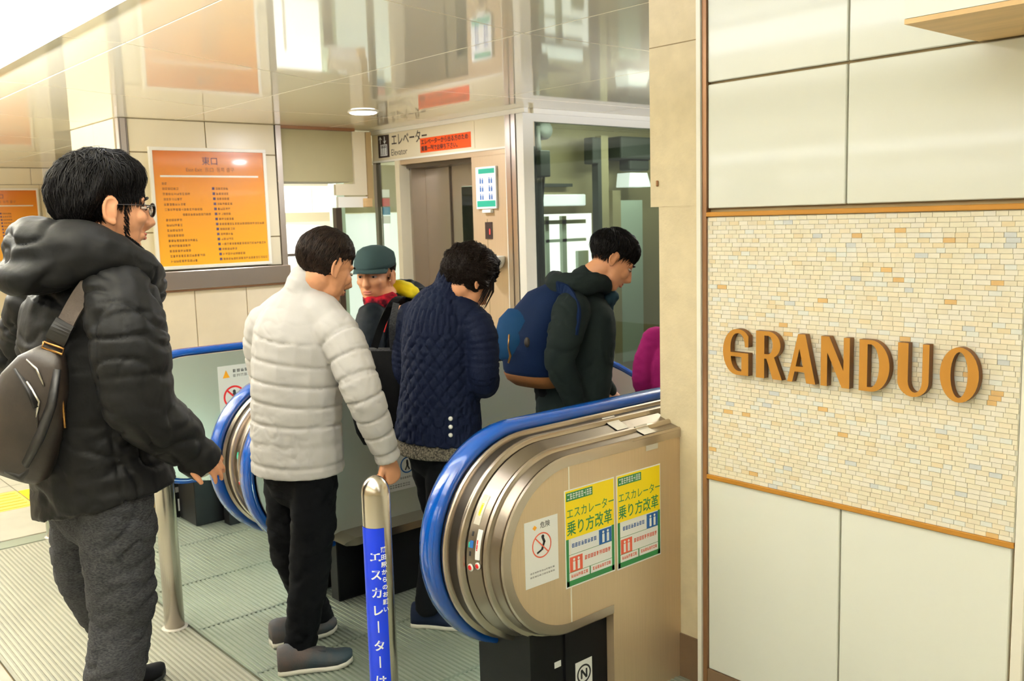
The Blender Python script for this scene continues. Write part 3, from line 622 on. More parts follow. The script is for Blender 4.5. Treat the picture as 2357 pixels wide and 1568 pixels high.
# two yellow and green posters
def esc_poster(xl, ytl, ybl, xr, label, fade):
    xa, xb = P(xl, ytl).x, P(xr, ytl).x; zt, zb = P(xl, ytl).z, P(xl+5, ybl).z
    o = notice('escalator_poster', label, 'poster', xa, xb, zb, zt, YO, 'white'); W = xb-xa; H_ = zt-zb
    X_ = lambda u: xa+u*W; Z_ = lambda v: zt-v*H_
    rect(o, X_(.015), X_(.985), Z_(.50), Z_(.012), YO, 'yellow')
    rect(o, X_(.03), X_(.55), Z_(.115), Z_(.03), YO, 'green_ink', d=.0006); chars(o, 9, X_(.045), X_(.535), Z_(.105), Z_(.04), YO, 'white', d=.0009, seed=5)
    text('エスカレーター', W*.165, 'green_ink', 'print', o, (X_(.03), YO-.0017, Z_(.285)), (1, 0, 0), (0, 0, 1), .0003, sx=.84)
    text('乗り方改革', W*.225, 'green_ink', 'print', o, (X_(.03), YO-.0017, Z_(.455)), (1, 0, 0), (0, 0, 1), .0003, sx=.82, bold=.0004)
    rect(o, X_(.015), X_(.065), Z_(.985), Z_(.50), YO, 'green_ink'); rect(o, X_(.935), X_(.985), Z_(.985), Z_(.50), YO, 'green_ink'); rect(o, X_(.015), X_(.985), Z_(.985), Z_(.93), YO, 'green_ink')
    rect(o, X_(.67), X_(.93), Z_(.665), Z_(.51), YO, 'blue_ink', d=.0006)
    for u in (.735, .83): rect(o, X_(u), X_(u+.045), Z_(.65), Z_(.56), YO, 'white', d=.0009); disc(o, X_(u+.022), Z_(.54), W*.02, YO, 'white', 'print', d=.0009, n=12)
    chars(o, 8, X_(.12), X_(.62), Z_(.60), Z_(.555), YO, 'blue_ink', seed=6)
    rect(o, X_(.065), X_(.935), Z_(.668), Z_(.664), YO, 'green_ink', d=.0003)
    rect(o, X_(.08), X_(.33), Z_(.845), Z_(.69), YO, 'orange_ink', d=.0006)
    for u in (.14, .23): rect(o, X_(u), X_(u+.045), Z_(.83), Z_(.74), YO, 'white', d=.0009); disc(o, X_(u+.022), Z_(.72), W*.02, YO, 'white', 'print', d=.0009, n=12)
    chars(o, 9, X_(.37), X_(.91), Z_(.765), Z_(.72), YO, 'orange_ink', seed=7)
    rect(o, X_(.065), X_(.935), Z_(.850), Z_(.846), YO, 'green_ink', d=.0003); rect(o, X_(.47), X_(.49), Z_(.93), Z_(.85), YO, 'green_ink', d=.0006)
    chars(o, 7, X_(.10), X_(.44), Z_(.905), Z_(.87), YO, 'orange_ink', seed=8); chars(o, 8, X_(.53), X_(.91), Z_(.905), Z_(.87), YO, 'orange_ink', seed=9)
    return o
esc_poster(1298, 1131, 1357, 1413, 'yellow and green escalator etiquette poster next to the white danger notice', 1)
esc_poster(1418, 1096, 1313, 1519, 'yellow and green escalator etiquette poster between its twin and the column', 0)
# white safety labels on inner balustrades
def safety(px0, py0, px1, py1, y, label, left_red):
    a, b = at(px0, py0, 1, y), at(px1, py1, 1, y)
    o = notice('safety_label', label, 'label', a.x, b.x, b.z, a.z, y, 'white'); W = b.x-a.x; H_ = a.z-b.z; X_ = lambda u: a.x+u*W; Z_ = lambda v: a.z-v*H_
    MB().prism([(X_(.08), Z_(.17)), (X_(.20), Z_(.17)), (X_(.14), Z_(.06))], 1, y-.0018, y-.0012).build('print', 'amber', o)
    chars(o, 10, X_(.25), X_(.95), Z_(.105), Z_(.06), y, 'ink', seed=11); chars(o, 10, X_(.25), X_(.9), Z_(.17), Z_(.13), y, 'grey_ink', seed=12)
    r = min(W, H_)*.19
    for u, m in ((.26, 'red'), (.74, 'blue_ink')):
        cx, cz = X_(u), Z_(.45); disc(o, cx, cz, r, y, m, 'print', r*.84)
        disc(o, cx, cz+r*.5, r*.14, y, 'ink', 'print', d=.0006, n=12); bar2d(o, (cx, cz+r*.4), (cx+r*.05, cz-r*.1), r*.3, y, 'ink', 'print')
        bar2d(o, (cx, cz), (cx-r*.3, cz-r*.6), r*.18, y, 'ink', 'print'); bar2d(o, (cx, cz), (cx+r*.3, cz-r*.6), r*.18, y, 'ink', 'print')
        if m == 'red': bar2d(o, (cx-r*.62, cz+r*.62), (cx+r*.62, cz-r*.62), r*.16, y, 'red', 'print', .0009)
        chars(o, 7, cx-r*1.1, cx+r*1.1, Z_(.76), Z_(.71), y, 'grey_ink', seed=13)
    for k in range(2): chars(o, 9, X_(.2), X_(.8), Z_(.88+.05*k), Z_(.85+.05*k), y, 'grey_ink', seed=14)
    return o
safety(868, 1040, 962, 1118, YA1-.057, 'white safety label with footprint circle on the inner balustrade panel', 0)
safety(500, 845, 640, 985, YB1-.057, 'white safety label with walking figure circles on the far balustrade', 1)
# small stickers on the black plinth boxes
yb = YO+.032
def mark(px0, py0, px1, py1, label):
    a, b = at(px0, py0, 1, yb), at(px1, py1, 1, yb); o = notice('plinth_sticker', label, 'sticker', a.x, b.x, b.z, a.z, yb, 'white'); W = b.x-a.x; cx, cz = (a.x+b.x)/2, (a.z+b.z)/2
    disc(o, cx, cz, W*.42, yb, 'ink', 'print', W*.34); bar2d(o, (cx-W*.15, cz-W*.2), (cx-W*.15, cz+W*.2), W*.09, yb, 'ink', 'print'); bar2d(o, (cx+W*.15, cz-W*.2), (cx+W*.15, cz+W*.2), W*.09, yb, 'ink', 'print'); bar2d(o, (cx-W*.15, cz+W*.2), (cx+W*.15, cz-W*.2), W*.09, yb, 'ink', 'print')
mark(1324, 1528, 1363, 1572, 'square white sticker with ringed letter on the black plinth under the posters')
a, b = at(1276, 1526, 1, YO+.04), at(1291, 1533, 1, YO+.04)
n2 = notice('paper_tag', 'tiny white tag on the black plinth under the danger notice', 'tag', a.x, b.x, b.z, a.z, YO+.04)
# box standing behind the second newel
cbx = thing('junction_box', 'small black box with white labels on the floor behind the double newel', 'box', (2.05, 5.13, 0))
bx0, bx1 = at(450, 1160, 1, 5.05).x, at(520, 1170, 1, 5.05).x
MB().bbox(bx0+.10, bx1+.06, 5.06, 5.16, 0, .14, .004, 1).build('box_body', 'black_base', cbx) if False else MB().bbox(1.93, 2.30, 5.25, 5.42, 0, .26, .004, 1).build('box_body', 'black_base', cbx)
MB().box(1.928, 1.93, 5.27, 5.33, .09, .21).build('label_plate', 'white', cbx); MB().box(1.98, 2.03, 5.248, 5.25, .04, .11).build('label_plate', 'white', cbx); MB().box(1.97, 2.07, 5.248, 5.25, .15, .18).build('label_plate', 'grey_ink', cbx)
wbx = thing('carton', 'brown weathered carton at the foot of the far balustrade', 'carton', (1.9, 5.5, 0)); MB().bbox(1.72, 1.98, 5.45, 5.70, 0, .20, .006, 1).build('carton_body', 'beige_box', wbx); MB().box(1.80, 1.86, 5.448, 5.45, .10, .13).build('carton_print', 'ink', wbx)
# ================================================================== LAMPS, POSTS, BOARDS
for k, (x, y0, y1) in enumerate(STRIPS):
    lab = ['long glowing white light strip running along the cream ceiling', 'long suspended light strip over the middle of the concourse', 'long suspended light strip over the far side of the concourse'][k]
    st = thing('ceiling_light', lab, 'light', (x, (y0+y1)/2, CEIL)); zz = CEIL if k == 0 else CEIL-.50
    MB().bbox(x-.13, x+.13, y0, y1, zz-.012, zz-.0005, .005, 2).build('housing', 'white_trim', st)
    dp = .075 if k == 0 else .03
    MB().loft([[(x+.10*math.cos(q), yy, zz-.0125+dp*math.sin(q)) for q in [math.pi+math.pi*i/10 for i in range(11)]] for yy in (y0+.05, y1-.05)], smooth=True).build('diffuser', 'lamp_white', st)
    n = 3; L_ = (y1-y0)/n
    for i in range(n):
        area('strip_glow', (x, y0+L_*(i+.5), zz-.0125-dp-.003), .2, L_, LIGHT['near'] if k == 0 else LIGHT['far_down'], parent=st)
        if k:
            area('strip_uplight', (x, y0+L_*(i+.5), zz+.012), .2, L_, LIGHT['far_up']*((.75, 1.9, 1.3)[i] if k == 1 else .6), rot=(math.pi, 0, 0), parent=st)
            MB().tube([(x, y0+L_*(i+.5), zz), (x, y0+L_*(i+.5), CEIL)], .006, 6).build('hanger_rod', 'steel', st)
def downlight(x, y, label, pw=38):
    o = thing('downlight', label, 'light', (x, y, CEIL), 'round ceiling downlights')
    MB().lathe([(.118, -.001), (.120, -.006), (.113, -.010), (.104, -.008)], (x, y, CEIL), 32).build('trim_ring', 'white_trim', o); MB().lathe([(.104, -.004), (.103, -.012), (.09, -.017), (.001, -.020)], (x, y, CEIL), 32).build('diffuser', 'spot_white', o)
    a = area('spot_glow', (x, y, CEIL-.023), .17, .17, pw, parent=o); a.data.shape = 'DISK'
p = at(836, 257, 2, CEIL); downlight(p.x, p.y, 'round white downlight in the ceiling in front of the elevator')
downlight(5.6, 3.2, 'round white downlight in the ceiling above the escalator slope', 45); downlight(3.3, 9.6, 'round white downlight in the ceiling of the back aisle', 45)  # two downlights added to brighten the slope and the far area
pl = thing('ceiling_light', 'square ceiling light of the bright passage', 'light', (5.2, 9.4, CEIL)); MB().bbox(4.8, 5.6, 9.0, 9.8, CEIL-.03, CEIL-.001, .004, 1).build('diffuser', 'lamp_white', pl); area('passage_glow', (5.2, 9.4, CEIL-.034), .7, .7, 40, (1, .98, .92), parent=pl)  # lamp added out of view to brighten the passage
sl_ = thing('ceiling_light', 'narrow ceiling light inside the glass hoistway', 'light', (6.5, 5.8, 2.49)); MB().bbox(5.3, 8.0, 5.70, 5.90, 2.46, 2.489, .004, 1).build('housing', 'white_trim', sl_); area('shaft_glow', (6.6, 5.80, 2.455), 2.4, .15, 45, (.94, 1, .86), rot=(.5, 0, 0), parent=sl_)  # lamp added behind the glass head to light the hoistway
ul = thing('added_uplight', 'suspended uplight bar above the escalator slope behind the column', 'light', (6.2, 3.0, CEIL)); MB().bbox(4.7, 7.7, 2.92, 3.08, 2.06, 2.10, .006, 2).build('light_bar', 'white_trim', ul)  # uplight bar added out of view to brighten the ceiling
for xx in (4.9, 7.5): MB().tube([(xx, 3.0, 2.10), (xx, 3.0, CEIL)], .006, 6).build('hanger_rod', 'steel', ul)
area('slope_uplight', (6.2, 3.0, 2.104), 2.9, .12, LIGHT['slope_up'], rot=(math.pi, 0, 0), parent=ul)
# ---- bollards
def bollard(name, x, y, label):
    o = thing(name, label, 'bollard', (x, y, 0), 'steel bollards before the escalators'); H_ = .955; r = .040
    prof = [(r, .002), (r, H_-.052)]+[(r*math.cos(a), H_-.052+.052*math.sin(a)) for a in [math.pi/2*i/10 for i in range(1, 10)]]+[(.001, H_)]
    MB().lathe(prof, (x, y, 0), 32).build('post', 'pole_steel', o)
    MB().lathe([(r+.001, .0), (r+.014, .0), (r+.012, .006), (r+.001, .009)], (x, y, 0), 24).build('base_collar', 'tape', o); return o
b0 = bollard('bollard', 1.375, 2.185, 'steel bollard wrapped with a blue sticker in front of the near escalator newel')
bollard('bollard', 1.375, 3.782, 'plain steel bollard beside the man in the black down jacket'); bollard('bollard', 1.36, 5.423, 'plain steel bollard at the edge of the stone paving')
# blue wrap with vertical lettering, centred on the side seen from the concourse
bx, by = 1.375, 2.185; r = .0407; az0 = math.degrees(math.atan2(-by, -bx))     # towards the viewer's side of the concourse
mid_az = az0-34; zt = .815; zb = .02
ring = lambda rr, z, n=24, half=61: [(bx+rr*math.cos(math.radians(mid_az-half+2*half*i/n)), by+rr*math.sin(math.radians(mid_az-half+2*half*i/n)), z) for i in range(n+1)]
o_, i_ = ring(r, zt), ring(r, zb); MB().loft([ring(r, zt), ring(r, zb)], closed=False).build('sticker', 'banner_blue', b0)
def wrap_text(ch, ang, z, size, m='white'):
    t = text(ch, size, m, 'sticker_text', None, (0, 0, 0), (1, 0, 0), (0, 1, 0), .0002, 'CENTER', bold=size*.022)
    for v in t.data.vertices:
        a = math.radians(mid_az+ang)+v.co.x/r; rr = r+.0004+v.co.z
        v.co = Vector((bx+rr*math.cos(a), by+rr*math.sin(a), z+v.co.y))-b0.location
    t.parent = b0
for i, ch in enumerate('エスカレーターは'):
    if ch == 'ー':
        n_ = 4; zc = .722-i*.0515+.0
        rr = lambda q, a0: [(bx+q*math.cos(math.radians(mid_az+21+a0)), by+q*math.sin(math.radians(mid_az+21+a0)), zc+h) for h in (.034, .0)]
        MB().loft([rr(r+.0006, -2.6), rr(r+.0006, 2.6)], closed=False, smooth=False).build('sticker_text', 'white', b0)
    else: wrap_text(ch, 21, .722-i*.0515, .034)
for i, ch in enumerate('蒲田駅からのお願い'): wrap_text(ch, 54, .748-i*.0215, .0165)
# ---- orange notice boards
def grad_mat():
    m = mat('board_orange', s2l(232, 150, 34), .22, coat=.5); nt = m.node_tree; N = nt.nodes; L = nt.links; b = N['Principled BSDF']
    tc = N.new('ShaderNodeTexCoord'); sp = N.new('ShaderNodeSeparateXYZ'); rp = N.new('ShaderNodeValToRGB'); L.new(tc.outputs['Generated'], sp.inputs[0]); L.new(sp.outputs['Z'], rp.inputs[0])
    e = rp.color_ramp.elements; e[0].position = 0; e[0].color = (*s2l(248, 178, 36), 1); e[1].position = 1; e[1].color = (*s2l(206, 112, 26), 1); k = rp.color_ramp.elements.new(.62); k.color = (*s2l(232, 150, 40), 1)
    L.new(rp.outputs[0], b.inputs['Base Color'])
grad_mat(); mat('board_ink', s2l(120, 74, 36), .6); mat('board_violet', s2l(84, 66, 92), .6)
def board(x0, x1, z0, z1, y, label):
    o = thing('notice_board', label, 'board', ((x0+x1)/2, y, z0), 'orange station notice boards'); W = x1-x0; H_ = z1-z0
    f = MB(); t = .028
    f.bbox(x0, x1, y-.03, y, z1-t, z1, .003, 1); f.bbox(x0, x1, y-.03, y, z0, z0+t, .003, 1); f.bbox(x0, x0+t, y-.03, y, z0+t, z1-t, .003, 1); f.bbox(x1-t, x1, y-.03, y, z0+t, z1-t, .003, 1)
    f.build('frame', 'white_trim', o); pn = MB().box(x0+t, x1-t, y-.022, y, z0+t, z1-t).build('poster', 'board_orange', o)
    yy = y-.0208; X_ = lambda u: x0+u*W; Z_ = lambda v: z1-v*H_
    text('東口', .068*W/.96, 'board_violet', 'print', o, (X_(.5), yy-.0013, Z_(.135)), (1, 0, 0), (0, 0, 1), .0003, 'CENTER')
    text('East Exit  东口  동쪽 출구', .038*W/.96, 'board_ink', 'print', o, (X_(.5), yy-.0013, Z_(.195)), (1, 0, 0), (0, 0, 1), .0003, 'CENTER')
    rect(o, X_(.08), X_(.92), Z_(.243), Z_(.228), yy, 'white_trim')
    ls = [2, 6, 10, 7, 8, 14, 17, 6, 6, 6, 6, 11, 8, 8, 13, 10]
    for k in range(16):
        z_ = .285+k*.0425; big = k >= 10; hh = .020
        if k == 6: chars(o, 11, X_(.24), X_(.48), Z_(z_+hh), Z_(z_), yy, 'board_ink', seed=k)
        else: chars(o, ls[k], X_(.085+.002*k), X_(.085+.002*k+ls[k]*.0225), Z_(z_+hh), Z_(z_), yy, 'board_ink', seed=k)
        if k:
            rect(o, X_(.50+.002*k), X_(.50+.002*k+.022), Z_(z_+hh), Z_(z_-.002), yy, 'board_violet')
            n_ = [5, 5, 5, 6, 5, 5, 6, 18, 6, 5, 5, 18, 6, 9, 18][k-1]; chars(o, n_, X_(.53+.002*k), X_(.53+.002*k+n_*.0225), Z_(z_+hh), Z_(z_), yy, 'board_ink', seed=k+40)
    return o
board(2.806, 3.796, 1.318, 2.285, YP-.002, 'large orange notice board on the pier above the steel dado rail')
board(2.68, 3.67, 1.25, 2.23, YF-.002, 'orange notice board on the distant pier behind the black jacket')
# ---- elevator signs (plane X = XE, facing the concourse)
def xsheet(name, label, cat, y0, y1, z0, z1, m, x=XE, t=.0015):
    o = thing(name, label, cat, (x, y0, z0)); MB().box(x-t, x, y1, y0, z0, z1).build('sheet', m, o); return o
def xrect(o, y0, y1, z0, z1, m, x, d=.0005, name='print'): return MB().box(x-d, x, y1, y0, z0, z1).build(name, m, o)
def xt(s, size, m, o, y, z, x, sx=1, bold=0., al='LEFT'): return text(s, size, m, 'print', o, (x, y, z), (0, -1, 0), (0, 0, 1), .0004, al, sx, bold=bold)
es = xsheet('elevator_sign', 'cream elevator sign with dark lift pictogram above the doors', 'sign', 7.66, 6.20, 2.235, 2.455, 'cream_wall', XE, .004)
x_ = XE-.004
xrect(es, 7.639, 7.454, 2.245, 2.452, 'ink_brown', x_)
xq = x_-.0006
for yy, up in ((7.60, 1), (7.53, -1)):
    for s in (-1, 1):
        z0 = 2.435 if up > 0 else 2.375
        b_ = MB(); b_.prism([(yy+s*.022-.004, z0-up*.022), (yy+s*.022+.004, z0-up*.026), (yy+.004, z0), (yy-.004, z0)], 0, xq-.0004, xq).build('print', 'white', es)
    xrect(es, yy+.005, yy-.005, 2.372, 2.438, 'white', xq)
xrect(es, 7.605, 7.49, 2.262, 2.365, 'white', xq); xrect(es, 7.595, 7.50, 2.27, 2.357, 'ink_brown', xq-.0005)
for k in range(3): xrect(es, 7.588-k*.03, 7.568-k*.03, 2.272, 2.335, 'white', xq-.001); xrect(es, 7.586-k*.03, 7.572-k*.03, 2.340, 2.353, 'white', xq-.001)
xt('エレベーター', .118, 'ink_brown', es, 7.42, 2.352, x_, .80, .0012); xt('Elevator', .082, 'ink_brown', es, 7.43, 2.255, x_, .95)
on = xsheet('orange_notice', 'orange paper notice taped beside the elevator sign', 'notice', 6.965, 6.245, 2.248, 2.374, 'orange_notice', XE-.0045)
xt('エレベーターから出る方のため', .050, 'ink', on, 6.95, 2.322, XE-.0062, .96, .0012); xt('自転車一列でお待ち下さい。', .050, 'ink', on, 6.95, 2.264, XE-.0062, .90, .0012) if False else xt('乗車一列でお待ち下さい。', .050, 'ink', on, 6.95, 2.264, XE-.0062, .92, .0012)
gd = xsheet('priority_panel', 'white and green priority user panel beside the elevator doors', 'panel', 6.185, 5.93, 1.735, 2.075, 'white', XE+.004, .02)
xp = XE-.0162
xrect(gd, 6.15, 5.945, 2.02, 2.06, 'teal_ink', xp); xrect(gd, 6.175, 5.94, 1.75, 1.80, 'teal_ink', xp)
for r_ in range(3):
    for c_ in range(2):
        yy = 6.135-c_*.115; zz = 1.985-r_*.066
        xrect(gd, yy, yy-.017, zz-.045, zz-.008, 'blue_ink', xp); xrect(gd, yy-.028, yy-.045, zz-.045, zz-.012, 'blue_ink', xp); xrect(gd, yy-.002, yy-.012, zz-.006, zz+.004, 'blue_ink', xp); xrect(gd, yy-.032, yy-.042, zz-.010, zz-.001, 'blue_ink', xp)
MB().bbox(XE-.03, XE+.004, 5.99, 6.10, 1.70, 1.728, .003, 1).build('panel_lip', 'white_gloss', gd)
fi = xsheet('floor_indicator', 'small black floor indicator with red digit in the elevator jamb', 'indicator', 6.102, 6.012, 1.485, 1.625, 'ink_brown', XE+.005, .006)
xt('1', .062, 'led_red', fi, 6.055, 1.525, XE-.0015, .8, .001)
bw = thing('wall_basin', 'small white rounded dispenser dish on the elevator jamb', 'dish', (XE-.05, 5.94, 1.28))
MB().lathe([(.001, -.075), (.045, -.07), (.085, -.04), (.105, .0), (.11, .045), (.10, .05), (.001, .05)], (XE-.06, 5.95, 1.30), 24).build('dish_body', 'white_gloss', bw); MB().box(XE-.03, XE+.006, 5.90, 6.0, 1.26, 1.33).build('wall_bracket', 'white_gloss', bw)
# ================================================================== PEOPLE: helpers
from mathutils import noise
VH = Vector((math.cos(YAW), math.sin(YAW), 0))
def J(px, py, D):
    """photo pixel at ground-plan depth D (metres ahead of the viewpoint)"""
    d = CF + CR*((px-1178.5)/F_PX) - CU*((py-784)/F_PX); return Vector((0, 0, CAM_H)) + d*(D/d.dot(VH))
def ell_loft(mb, pts, rads, side, n=18, round_ends=True):
    pts = [Vector(p) for p in pts]; side = Vector(side).normalized(); rings = []
    rads = [(r, r) if not isinstance(r, (tuple, list)) else r for r in rads]
    P, Rr = list(pts), list(rads)
    if round_ends is True: round_ends = (True, True)
    if round_ends:
        for e in (0, -1):
            if not round_ends[e]: continue
            p = pts[e]; q = pts[1] if e == 0 else pts[-2]; t = (p-q).normalized(); r = rads[e]; m_ = min(r)
            ex = [(p+t*m_*.5, (r[0]*.86, r[1]*.86)), (p+t*m_*.85, (r[0]*.5, r[1]*.5)), (p+t*m_*.97, (r[0]*.15, r[1]*.15))]
            if e == 0: P = [a for a, _ in ex[::-1]]+P; Rr = [b for _, b in ex[::-1]]+Rr
            else: P += [a for a, _ in ex]; Rr += [b for _, b in ex]
    for i, p in enumerate(P):
        t = (P[min(i+1, len(P)-1)]-P[max(i-1, 0)]).normalized()
        s = side - t*side.dot(t)
        if s.length < 1e-4: s = t.orthogonal()
        s.normalize(); f = t.cross(s); rs, rd = Rr[i]
        rings.append([p+s*(rs*math.cos(k*2*math.pi/n))+f*(rd*math.sin(k*2*math.pi/n)) for k in range(n)])
    mb.loft(rings)
def ellipsoid(mb, c, r, M, n=16, m=10):
    """M: 3 axis vectors; r: radii along them"""
    rings = []
    for i in range(1, m):
        a = math.pi*i/m
        rings.append([Vector(c)+M[2]*(r[2]*math.cos(a))+M[0]*(r[0]*math.sin(a)*math.cos(k*2*math.pi/n))+M[1]*(r[1]*math.sin(a)*math.sin(k*2*math.pi/n)) for k in range(n)])
    mb.loft(rings)
def spline(pts, n=6):
    """Catmull-Rom through points; works for Vectors and radius tuples"""
    out = []; P = [np.array(p, float) for p in pts]
    for i in range(len(P)-1):
        a, b, c, d = P[max(i-1, 0)], P[i], P[i+1], P[min(i+2, len(P)-1)]
        for k in range(n):
            t = k/n; out.append(.5*((2*b)+(-a+c)*t+(2*a-5*b+4*c-d)*t*t+(-a+3*b-3*c+d)*t**3))
    out.append(P[-1]); return out
def sl(mb, pts, rads, side, n=4, **k):
    rads = [(r, r) if not isinstance(r, (tuple, list)) else r for r in rads]
    ell_loft(mb, [Vector(p) for p in spline(pts, n)], [tuple(r) for r in spline(rads, n)], side, **k)
def remesh(mb, voxel, smooth=2, fac=.5):
    me = mb.mesh('tmp', None); o = bpy.data.objects.new('tmp', me); COL.objects.link(o)
    r = o.modifiers.new('r', 'REMESH'); r.mode = 'VOXEL'; r.voxel_size = voxel; r.use_smooth_shade = True
    if smooth: s_ = o.modifiers.new('s', 'SMOOTH'); s_.iterations = smooth; s_.factor = fac
    out = bpy.data.meshes.new_from_object(o.evaluated_get(bpy.context.evaluated_depsgraph_get()))
    bpy.data.objects.remove(o); bpy.data.meshes.remove(me); return out
def get_v(me):
    v = np.empty(len(me.vertices)*3); me.vertices.foreach_get('co', v); n = np.empty(len(me.vertices)*3); me.vertices.foreach_get('normal', n); return v.reshape(-1, 3), n.reshape(-1, 3)
def set_v(me, v): me.vertices.foreach_set('co', v.ravel()); me.update()
def param(v, lofts):
    """for every vertex: index of its loft, arc length along it, angle round it"""
    best = np.full(len(v), 1e9); idx = np.zeros(len(v), int); S_ = np.zeros(len(v)); A_ = np.zeros(len(v))
    for li, (pts, rads, side) in enumerate(lofts):
        P = np.array([list(p) for p in spline(pts, 3)]); Rr = np.array([r if isinstance(r, (tuple, list)) else (r, r) for r in rads], float); Rr = np.array(spline(Rr, 3)).mean(1)
        L_ = np.concatenate([[0], np.cumsum(np.linalg.norm(np.diff(P, axis=0), axis=1))]); sd = np.array(side, float)
        for i in range(len(P)-1):
            a, b = P[i], P[i+1]; ab = b-a; t = np.clip(((v-a)@ab)/(ab@ab), 0, 1); c = a+t[:, None]*ab; d = v-c; r = Rr[i]*(1-t)+Rr[i+1]*t
            q = np.linalg.norm(d, axis=1)/r; m_ = q < best
            tt = ab/np.linalg.norm(ab); s_ = sd-tt*(sd@tt); s_ /= np.linalg.norm(s_); f_ = np.cross(tt, s_)
            best[m_] = q[m_]; idx[m_] = li; S_[m_] = (L_[i]+t*np.linalg.norm(ab))[m_]; A_[m_] = np.arctan2(d@f_, d@s_)[m_]*1
    return idx, S_, A_
def nz(v, sc, seed=0.):
    return np.array([noise.noise(Vector((p[0]*sc+seed, p[1]*sc, p[2]*sc))) for p in v])
def garment(name, person, m, lofts, voxel=.011, smooth=3, quilt=None, wrinkle=.004, wscale=9., extra=None, seed=0., crease=0., cscale=6., seams=()):
    mb = MB()
    for lf_ in lofts: sl(mb, lf_[0], lf_[1], lf_[2], round_ends=lf_[3] if len(lf_) > 3 else True)
    lofts = [lf_[:3] for lf_ in lofts]
    if extra: extra(mb)
    me = remesh(mb, voxel, smooth); v, n = get_v(me)
    d = np.zeros(len(v))
    if wrinkle: d += wrinkle*nz(v, wscale, seed)+wrinkle*.5*nz(v*np.array([1, 1, 1.8]), wscale*2.3, seed+5)
    if crease:
        for k_, an in enumerate(((1, 1, 2.2), (1.6, .8, 1.2))):
            r_ = np.clip(1-np.abs(nz(v*np.array(an), cscale*(1+.7*k_), seed+11+k_))*6, 0, 1)**1.5
            d -= crease*r_*np.clip(.35+1.6*nz(v, 4., seed+20+k_), 0, 1)
    if quilt:
        idx, s_, a_ = param(v, lofts)
        for a0, rad in seams:
            mk = idx == 0; d[mk] -= .007*np.exp(-((np.angle(np.exp(1j*(a_[mk]-a0))))*rad/.006)**2)
        for li in range(len(lofts)):
            q = quilt.get(li, quilt.get('all'))
            if not q: continue
            mk = idx == li
            if q[0] == 'baffle':
                x = np.mod(s_[mk]/q[1]+q[3] if len(q) > 3 else s_[mk]/q[1], 1.)
                d[mk] += q[2]*(-np.abs(2*x-1)**8)
            else:
                u = a_[mk]*q[3]; w_ = s_[mk]
                x = np.mod((u+w_)/q[1], 1.); y = np.mod((u-w_)/q[1], 1.)
                d[mk] += q[2]*(-np.maximum(np.abs(2*x-1)**7, np.abs(2*y-1)**7))
    set_v(me, v+n*d[:, None]-np.array(person_loc(person)))
    me.materials.append(MATS[m]); me.name = name
    o = bpy.data.objects.new(name, me); COL.objects.link(o); o.parent = person; return o
def person_loc(p): return list(p.location)
class Head:
    def __init__(s, c, az, pitch=0, roll=0, k=1.):
        s.c = Vector(c); s.k = k; a, p = math.radians(az), math.radians(pitch)
        s.f = Vector((math.cos(a)*math.cos(p), math.sin(a)*math.cos(p), -math.sin(p))); s.l = Vector((-math.sin(a), math.cos(a), 0))
        if roll: s.l = Matrix.Rotation(math.radians(roll), 3, s.f) @ s.l
        s.u = s.f.cross(s.l); s.M = (s.f, s.l, s.u)
    def p(s, x, y, z): return s.c+(s.f*x+s.l*y+s.u*z)*s.k
    def e(s, mb, c, r): ellipsoid(mb, s.p(*c), [q*s.k for q in r], s.M)
    def skin(s, mb):
        s.e(mb, (-.008, 0, .030), (.097, .076, .088)); s.e(mb, (.032, 0, -.020), (.062, .064, .075)); s.e(mb, (.035, 0, -.058), (.052, .053, .055))
        s.e(mb, (.062, 0, -.092), (.026, .030, .022)); s.e(mb, (.074, 0, .022), (.020, .050, .016)); s.e(mb, (.070, .030, -.022), (.024, .026, .022)); s.e(mb, (.070, -.030, -.022), (.024, .026, .022))
        s.e(mb, (.085, 0, -.066), (.012, .026, .012))
        ell_loft(mb, [s.p(.088, 0, .012), s.p(.103, 0, -.014), s.p(.111, 0, -.032), s.p(.098, 0, -.042)], [.009*s.k, .011*s.k, .015*s.k, .012*s.k], s.l)
        for g in (-1, 1):
            s.e(mb, (.108*.93, g*.011, -.036), (.010, .008, .008))
            s.e(mb, (-.006, g*.078, -.010), (.017, .0062, .029)); s.e(mb, (-.001, g*.080, -.037), (.008, .006, .009))
            hx = [s.p(-.007-.0185*math.sin(math.radians(t_)), g*(.080+.007*math.sin(math.radians(min(180, max(0, t_+20)))/1.2)), -.008+.030*math.cos(math.radians(t_))) for t_ in range(-55, 176, 23)]
            ell_loft(mb, hx, [.0046*s.k]*len(hx), s.l, n=8); ell_loft(mb, [s.p(.004, g*.0815, .006), s.p(.001, g*.083, -.008), s.p(.004, g*.081, -.024)], [.0038*s.k]*3, s.l, n=8)
def eyes(person, H, lid=True):
    off = Vector(person.location)
    for g in (-1, 1):
        mb = MB(); ellipsoid(mb, H.p(.082, g*.031, .002), [.0105*H.k, .014*H.k, .0045*H.k], H.M, 12, 8); mb.build('eye', 'eye_white', person)
        mb = MB(); ellipsoid(mb, H.p(.0905, g*.031, .001), [.003*H.k, .0055*H.k, .0046*H.k], H.M, 10, 6); mb.build('iris', 'hair_black', person)
        mb = MB(); mb.tube([H.p(.088, g*.012, .022), H.p(.0945, g*.030, .028), H.p(.082, g*.050, .021)], [.003, .0045, .002], 6); mb.build('eyebrow', 'hair_black', person)
    mb = MB(); ellipsoid(mb, H.p(.0945, 0, -.062), [.006*H.k, .021*H.k, .005*H.k], H.M, 12, 6); ellipsoid(mb, H.p(.0935, 0, -.071), [.007*H.k, .018*H.k, .006*H.k], H.M, 12, 6); mb.build('lips', 'lip', person)
